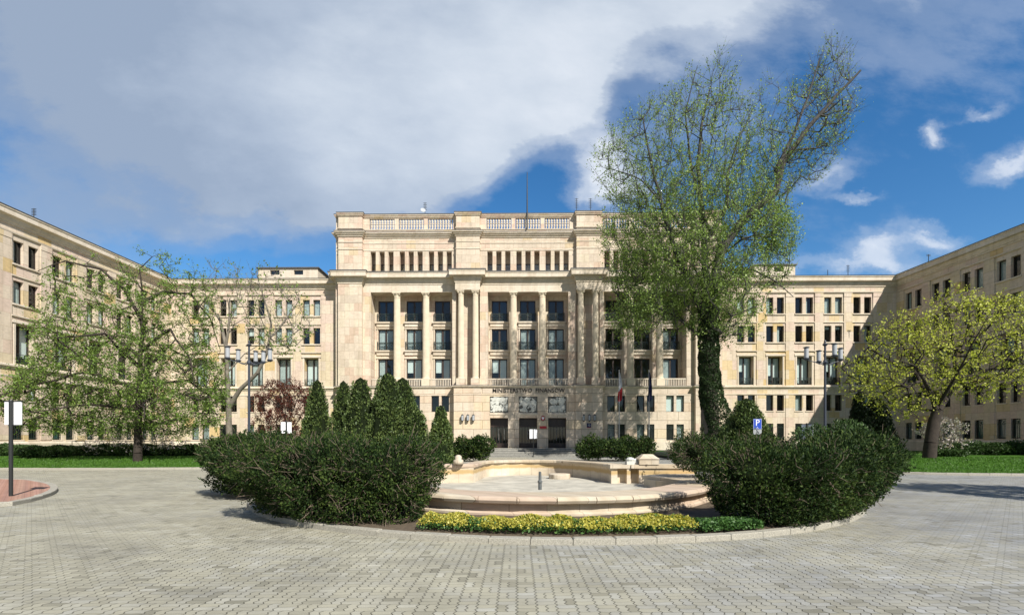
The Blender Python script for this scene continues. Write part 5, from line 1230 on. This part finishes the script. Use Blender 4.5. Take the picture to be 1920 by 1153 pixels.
# short grass blades on the lawns
for nm, x0, x1, y0, y1, lb in (('left_grass', -40, -15.5, 31.4, 37.5, 'short mown grass blades of the left lawn'), ('right_grass', 17, 45, 26.8, 36.5, 'short mown grass blades of the right lawn')):
    n = 30000; px_ = rng.uniform(x0, x1, n); py_ = rng.uniform(y0, y1, n); f_ = np.array(Lf if x0 < 0 else Rf); o_ = f_[np.argsort(f_[:, 0])]; yy = np.interp(px_, o_[:, 0], o_[:, 1]); k = py_ > yy+.35; px_, py_, yy = px_[k], py_[k], yy[k]
    R_ = 7.0 if x0 < 0 else 9.0; s_ = np.clip((py_-yy-.3)/R_, 0, 1); zz = .1+.55*s_*s_*(3-2*s_)+.03; up = np.tile([0, 0, 1.0], (len(px_), 1))
    V, F = leaves(np.stack([px_, py_, zz], 1), .11, .25, up=up); o = bpy.data.objects.new(nm, raw_mesh(nm, V, F, L['lawnblade'])); COL.objects.link(o); tag(o, lb, 'grass', None, 'stuff')

# ================================================================== STREET FURNITURE
def lamp(px, py_top, Y, angs, label, zarm=None):
    x, y, zt = P3(px, py_top, Y); o = empty('street_lamp', (x, y, 0), 0, label, 'street lamp', 'five armed street lamps')
    mb = MB(); mb.lathe([(.16, 0), (.16, .5), (.11, .6), (.075, .8), (.06, zt-1.5), (.055, zt-.35), (.085, zt-.34), (.14, zt-.27), (.14, zt-.25), (.05, zt-.2), (.04, zt-.14), (.065, zt-.1), (.05, zt-.05), (.01, zt)], (0, 0, 0), 14); mb.lathe([(.09, zt-1.38), (.115, zt-1.3), (.09, zt-1.16)], (0, 0, 0), 12); mb.build('pole', M['lampmetal'], o, smooth=False)
    for a in angs:
        a = R(a); c, s_ = math.cos(a), math.sin(a); za = zt-1.25
        ar = MB(); ar.tube([(c*.08, s_*.08, za), (c*.3, s_*.3, za-.13), (c*.55, s_*.55, za-.02), (c*.85, s_*.85, za+.05), (c*1.08, s_*1.08, za+.12)], [.03, .028, .026, .024, .03], 6); arm = ar.build('arm', M['lampmetal'], o)
        l_ = MB(); l_.lathe([(.10, 0), (.115, .04), (.115, .54), (.10, .57)], (c*1.08, s_*1.08, za+.2), 14); l_.build('lamp_shade', M['lampglass'], arm, smooth=False)
        k_ = MB(); k_.lathe([(.05, -.1), (.15, -.03), (.165, .0), (.165, .025)], (c*1.08, s_*1.08, za+.175), 14); k_.lathe([(.165, 0), (.165, .03), (.08, .06)], (c*1.08, s_*1.08, za+.79), 14); k_.build('lamp_cap', M['lampmetal'], arm)
lamp(467, 638, 28, (200, 100, 150, 20, 75), 'slate blue street lamp with white cylinder shades before the left wing')
lamp(1547, 637, 28, (183, 75, 15, 262), 'slate blue street lamp with white cylinder shades before the right wing')
def panel_sign(px, py_base, py_top, py_pb, w, label, rz=0.0, z0=0.0, Y=None, thick=.05):
    if Y is None: x, y, _ = GP(px, py_base, z0)
    else: x, y, _ = P3(px, 0, Y)
    zt = P3(px, py_top, y)[2]-z0; zb = P3(px, py_pb, y)[2]-z0; o = empty('sign_post', (x, y, z0), rz, label, 'sign', 'white panels on dark posts')
    mb = MB(); mb.lathe([(thick, 0), (thick, zt), (thick*.8, zt+.03)], (0, 0, 0), 12); mb.build('pole', M['black'], o)
    mb = MB(); mb.box(-w/2, w/2, thick+.005, thick+.035, zb, zt-.03); mb.build('panel', M['white'], o)
    mb = MB(); mb.box(-w/2-.03, w/2+.03, thick-.004, thick+.045, zt-.03, zt+.0); mb.box(-w*.28, w*.28, thick-.005, thick+.04, zb-.04, zb-.001); mb.build('bracket', M['black'], o)
panel_sign(20.5, 929.6, 751, 796, .55, 'white panel on a thick black post on the red paving at the far left', z0=.112, thick=.055)
panel_sign(1000, 857, 804, 822, .84, 'white panel on a thin black post in front of the middle door', thick=.04)
panel_sign(537, 0, 790, 812, .6, 'white panel sign behind the left hedge under the purple leaved tree', Y=30, rz=R(35), thick=.045)
panel_sign(1513, 0, 794, 823, .55, 'white panel sign behind the right hedge left of the lamp', Y=26, rz=R(-50), thick=.05)
# parking sign
Y = 24.0; x, y, zt = P3(1420, 785, Y); o = empty('parking_sign', (x, y, 0), 0, 'blue parking sign with white P above a small wheelchair plate', 'sign')
mb = MB(); mb.lathe([(.03, 0), (.03, zt)], (0, .03, 0), 10); mb.build('pole', M['metal'], o)
mb = MB(); mb.box(-.2, .2, -.02, 0, zt-.50, zt); mb.build('sign_face', M['blue'], o)
mb = MB(); mb.box(-.185, .185, -.024, -.0205, zt-.02, zt-.012); mb.box(-.185, .185, -.024, -.0205, zt-.488, zt-.48); mb.box(-.188, -.18, -.024, -.0205, zt-.488, zt-.012); mb.box(.18, .188, -.024, -.0205, zt-.488, zt-.012); mb.build('sign_border', M['white'], o)
pm_ = text_mesh('P', .42, .002, 'letter', M['white']); q_ = inst('letter', pm_, o, (0, -.026, zt-.2)); q_.rotation_euler = (R(90), 0, 0)
mb = MB(); mb.box(-.2, .2, -.02, 0, zt-.75, zt-.52); mb.build('lower_plate', M['metal'], o)
def wheelchair(z, s, mname, nm):
    mb = MB(); ell(mb, -.01, z-.035*s, .055*s, .055*s, -.026, -.021, .014*s, 12); bar(mb, (-.03*s, z+.05*s), (-.02*s, z-.01*s), .02*s, -.026, -.021); bar(mb, (-.02*s, z-.005*s), (.045*s, z-.01*s), .018*s, -.026, -.021); bar(mb, (.045*s, z-.01*s), (.07*s, z-.07*s), .018*s, -.026, -.021); ell(mb, -.035*s, z+.075*s, .012*s, .012*s, -.026, -.021, .02*s, 8); mb.build(nm, M[mname], o)
wheelchair(zt-.63, 1.0, 'black', 'wheelchair_symbol'); wheelchair(zt-.43, .6, 'white', 'small_wheelchair_symbol')
# flags
def flag(px, label, cols, Y=54.5):
    x, y, zt = P3(px, 694, Y); o = empty('flagpole', (x, y, 0), 0, label, 'flagpole', 'flagpoles in front of the entrance block')
    mb = MB(); mb.lathe([(.07, 0), (.06, zt-.1), (.09, zt-.08), (.09, zt), (.02, zt+.05)], (0, 0, 0), 10); mb.build('pole', M['metal'], o)
    # limp folds hanging down the pole
    nfold, nz_ = 11, 16; ztop = zt-.25; H_ = 3.0; V = []; F = []; mi = []
    for j in range(nz_+1):
        t = j/nz_; w = .10+.40*math.sin(min(1, t*1.25)*1.5); z = ztop-H_*t
        for i in range(nfold):
            u = i/(nfold-1); V.append((-.02+(u*w-.35*w*t)*(1 if True else 0), -.07-.10*math.sin(i*2.2+t*2.5)*min(1, t*3+.3), z-(.28*(1-abs(u-.4)*2) if j == nz_ else 0)))
    for j in range(nz_):
        for i in range(nfold-1): a = j*nfold+i; F.append((a, a+1, a+nfold+1, a+nfold)); mi.append(0 if (len(cols) == 1 or j+(i*.35) < nz_*.70) else 1)
    me = raw_mesh('flag', V, F, [M[c] for c in cols], mi); f_ = bpy.data.objects.new('flag', me); link(f_, o)
    if len(cols) == 1: pass
flag(1161, 'flagpole with a limp white and red flag right of the entrance', ['whitecloth', 'redcloth'])
flag(1217, 'flagpole with a limp dark blue flag, the right one of the two', ['navy'])
# wall lanterns, plaques
def lantern(px, label, yl=-1.0):
    Yw_ = 60.6+yl; x, _, z = P3(px, 783.5, Yw_); o = empty('wall_lantern', (x, Yw_, z), 0, label, 'lantern', 'wall lanterns beside the entrance')
    mb = MB(); mb.lathe([(.15, -.32), (.17, -.28), (.17, .28), (.15, .32)], (0, -.28, 0), 12); mb.build('lamp_shade', M['lampglass'], o)
    mb = MB(); mb.lathe([(.02, -.44), (.12, -.36), (.18, -.32), (.17, -.30)], (0, -.28, 0), 12); mb.lathe([(.17, .30), (.18, .33), (.10, .38), (.02, .47)], (0, -.28, 0), 12)
    for a in (45, 135, 225, 315): mb.tube([(.178*math.cos(R(a)), -.28+.178*math.sin(R(a)), -.3), (.178*math.cos(R(a)), -.28+.178*math.sin(R(a)), .3)], .014, 5)
    mb.box(-.03, .03, -.2, -.0, .33, .37); mb.box(-.03, .03, -.2, 0, -.37, -.33); mb.build('bracket', M['black'], o)
for p_, w_ in ((867.3, 'left'), (877.5, 'middle'), (887.8, 'right')): lantern(p_, w_+'most of three white lanterns on the sunlit wall left of the doors' if w_ != 'middle' else 'middle one of three white lanterns on the sunlit wall left of the doors')
for p_, w_ in ((1094, 'leftmost'), (1104.6, 'middle'), (1114.6, 'rightmost')): lantern(p_, w_+' of three white lanterns above the house number, right of the doors')
x, _, z = P3(1104.3, 797.5, 59.6); o = empty('number_plate', (x, 59.6, z), 0, 'square blue house number plate reading 12 below the right lanterns', 'sign')
mb = MB(); mb.box(-.26, .26, -.04, 0, -.28, .28); mb.build('plate', M['navy'], o); mb = MB(); mb.box(-.26, .26, -.041, -.003, -.28, -.23); mb.build('red_band', M['red'], o); q_ = inst('number', text_mesh('12', .34, .004, 'number', M['white']), o, (0, -.046, .02)); q_.rotation_euler = (R(90), 0, 0)
x, _, z = P3(1018.2, 801, 59.85); mb = MB(); mb.box(-.42, .42, -.04, 0, -.15, .15); o = mb.build('wall_plaque', M['red'], None, (x, 59.85, z)); tag(o, 'narrow red plaque between the middle and right doors', 'plaque')
x, _, z = P3(1018, 784, 59.85); o = empty('emblem_plaque', (x, 59.85, z), 0, 'oval dark red emblem with a white eagle between the middle and right doors', 'plaque')
def disc(mb, rx, rz, y0, y1, n=24):
    b = len(mb.v); 
    for y in (y0, y1): mb.v += [(rx*math.cos(t), y, rz*math.sin(t)) for t in np.linspace(0, 2*math.pi, n+1)[:-1]]
    mb.f.append(tuple(b+i for i in range(n))); mb.mi.append(0); mb.f.append(tuple(b+2*n-1-i for i in range(n))); mb.mi.append(0)
    for i in range(n): mb.f.append((b+i, b+n+i, b+n+(i+1) % n, b+(i+1) % n)); mb.mi.append(0)
mb = MB(); disc(mb, .26, .33, -.04, 0); mb.build('rim', M['black'], o); mb = MB(); disc(mb, .22, .29, -.055, -.041); mb.build('field', M['red'], o)
mb = MB(); egl = [(0, .2), (.05, .17), (.04, .1), (.09, .12), (.17, .17), (.16, .04), (.11, -.05), (.05, -.05), (.07, -.14), (0, -.2)]; egl += [(-a, b) for a, b in egl[-2:0:-1]]; b = len(mb.v)
mb.v += [(a, -.06, c) for a, c in egl]; mb.f.append(tuple(range(b, b+len(egl)))); mb.mi.append(0); mb.build('eagle', M['white'], o)
# roof-top things
def antenna(px, py0, py1, Y, label, bars=5, r=.035, dish=False):
    x, y, zt = P3(px, py0, Y); zb = P3(px, py1, Y)[2]; o = empty('antenna', (x, y, zb), 0, label, 'antenna', 'rooftop antennas'); h = zt-zb
    mb = MB(); mb.tube([(0, 0, 0), (0, 0, h)], r, 6); mb.build('mast', M['black'], o)
    if bars:
        mb = MB()
        for k in range(bars): z = h*(.95-.13*k); mb.box(-.22, .22, -.02, .02, z-.02, z+.02)
        mb.build('aerial_bars', M['black'], o)
    if dish:
        mb = MB(); mb.lathe([(.02, -.1), (.2, -.06), (.3, .04), (.32, .1)], (0, 0, 0), 16); d_ = mb.build('dish', M['lampglass'], o, (-.25, -.1, .55)); d_.rotation_euler = (R(70), 0, R(20))
antenna(63.5, 391, 412, 45.5, 'aerial mast on the roof of the left side wing'); antenna(797, 380, 404, 62, 'aerial with a small white dish above the left balustrade', dish=True)
antenna(1081, 372, 402, 62, 'left one of two thin aerials on the right pier of the entrance block'); antenna(1107, 372, 402, 62, 'right one of two thin aerials on the right pier of the entrance block')
antenna(1590, 497, 524, 63, 'aerial mast on the roof of the right connecting wing', 4); antenna(1552, 506, 524, 63, 'bare rod on the right wing roof next to the white cabinet', 0); antenna(484, 501, 526, 63, 'aerial at the left edge of the rooftop penthouse', 3); antenna(1741, 477, 492, 55, 'short aerial above the right side wing cornice', 2)
x, y, zt = P3(988.5, 321, 60.1); zb = P3(988.5, 428, 60.1)[2]; mb = MB(); mb.tube([(0, 0, 0), (0, 0, (zt-zb)*.5), (0, 0, zt-zb)], [.09, .075, .04], 8); o = mb.build('roof_flagpole', M['black'], None, (x, 60.35, zb)); tag(o, 'tall bare dark flagpole rising from the middle of the roof balustrade', 'flagpole')
def penthouse(px0, px1, py, Y, label, win):
    x0, x1 = P3(px0, 0, Y)[0], P3(px1, 0, Y)[0]; zt = P3(0, py, Y)[2]; o = empty('penthouse', ((x0+x1)/2, Y, 22.05), 0, label, 'roof structure'); w = (x1-x0)/2; h = zt-22.05
    mb = MB(); hs_ = [(c-.62, c+.62, h-.95, h-.35, .2) for c in win]; wall(mb, -w, w, -.02, h-.12, 0, hs_); mb.box(-w, w, .3, 5, -.02, h-.13); mb.quad((-w, 0, 0), (-w, 0, h-.12), (-w, .3, h-.12), (-w, .3, 0)); mb.quad((w, 0, 0), (w, .3, 0), (w, .3, h-.12), (w, 0, h-.12)); mb.build('wall', M['trim'], o)
    mb = MB(); mb.box(-w-.2, w+.2, -.2, 5.1, h-.12, h); mb.build('roof', M['roof'], o)
    for c in win: mb = MB(); mb.quad((c-.62, .19, h-.95), (c+.62, .19, h-.95), (c+.62, .19, h-.35), (c-.62, .19, h-.35)); mb.build('window', M['dglass'], o)
penthouse(484, 596, 504, 65, 'low cream penthouse with two small dark windows on the left wing roof', (-1.75, 1.4)); penthouse(1415, 1491, 502, 65, 'low cream penthouse on the right wing roof behind the tall poplar', (0.5,))
x, y, z = P3(1524, 520, 64); mb = MB(); mb.box(-.9, .9, -.5, .5, 0, .65); mb.box(1.0, 1.5, -.3, .3, 0, .45); o = mb.build('ventilation_unit', M['white'], None, (x, y, 22.06+.1)); tag(o, 'white ventilation cabinet on the right wing roof', 'cabinet')
# bench behind the fountain
x, y, _ = GP(1238, 862); o = empty('bench', (x, y, 0), 0, 'dark slatted bench between the right yews and the fountain hedge', 'bench')
mb = MB(); [mb.box(-.9, .9, -.2+k*.14, -.1+k*.14, .42, .45) for k in range(3)]; mb.build('seat', M['black'], o); mb = MB(); [mb.box(-.9, .9, .22, .25, .55+k*.15, .64+k*.15) for k in range(3)]; mb.build('backrest', M['black'], o)
for s in (-.75, .75): mb = MB(); mb.box(s-.03, s+.03, -.2, .25, 0, .42); mb.box(s-.03, s+.03, .2, .26, .42, .95); mb.build('leg', M['black'], o)
# low rail along the left wing
x0 = P3(300, 0, 44)[0]; o = empty('handrail', (x0, 44, .55), 0, 'thin dark handrail behind the linden trunk on the left lawn', 'railing'); mb = MB(); mb.tube([(-8, 0, 1.25), (4.5, 0, 1.25)], .03, 6)
for k in range(6): mb.tube([(-8+k*2.5, 0, 0), (-8+k*2.5, 0, 1.25)], .025, 6)
mb.build('rail', M['black'], o)
# tree just outside the frame whose shadow falls on the right paving
TX, TY = 22.9, 11.4
sk = [([(TX, TY, 0), (TX, TY, 2.5), (TX-.2, TY+.1, 5), (TX-.3, TY, 9.0)], .22, .03), ([(TX-.1, TY, 3.6), (TX+1.7, TY-.9, 5.6), (TX+2.8, TY-1.5, 7)], .09, .02), ([(TX-.1, TY, 4.2), (TX-1.6, TY+.8, 6), (TX-2.4, TY+.8, 7.6)], .09, .02), ([(TX-.1, TY, 4), (TX+.3, TY-1.9, 6), (TX+.5, TY-3.1, 7.5)], .09, .02)]
o = empty('lawn_tree', (TX, TY, 0), 0, 'leafy tree just outside the right edge that shades the paving', 'tree'); u = rng.normal(size=(500, 3)); u /= np.linalg.norm(u, axis=1)[:, None]; tg = np.array([TX, TY, 6.8])+u*np.array([3.3, 3.0, 2.6])*rng.uniform(.3, 1, (500, 1))**.4
s2, t2 = reloc(o, sk, tg); S, A, tips, PA = grow(s2, t2, rtip=.01, step=.7); make_tree(o, S, tips, A, PA, M['bark_dark'], L['linden'], 13000, .15, .1, twigs=3, twl=.6, twr=.008)
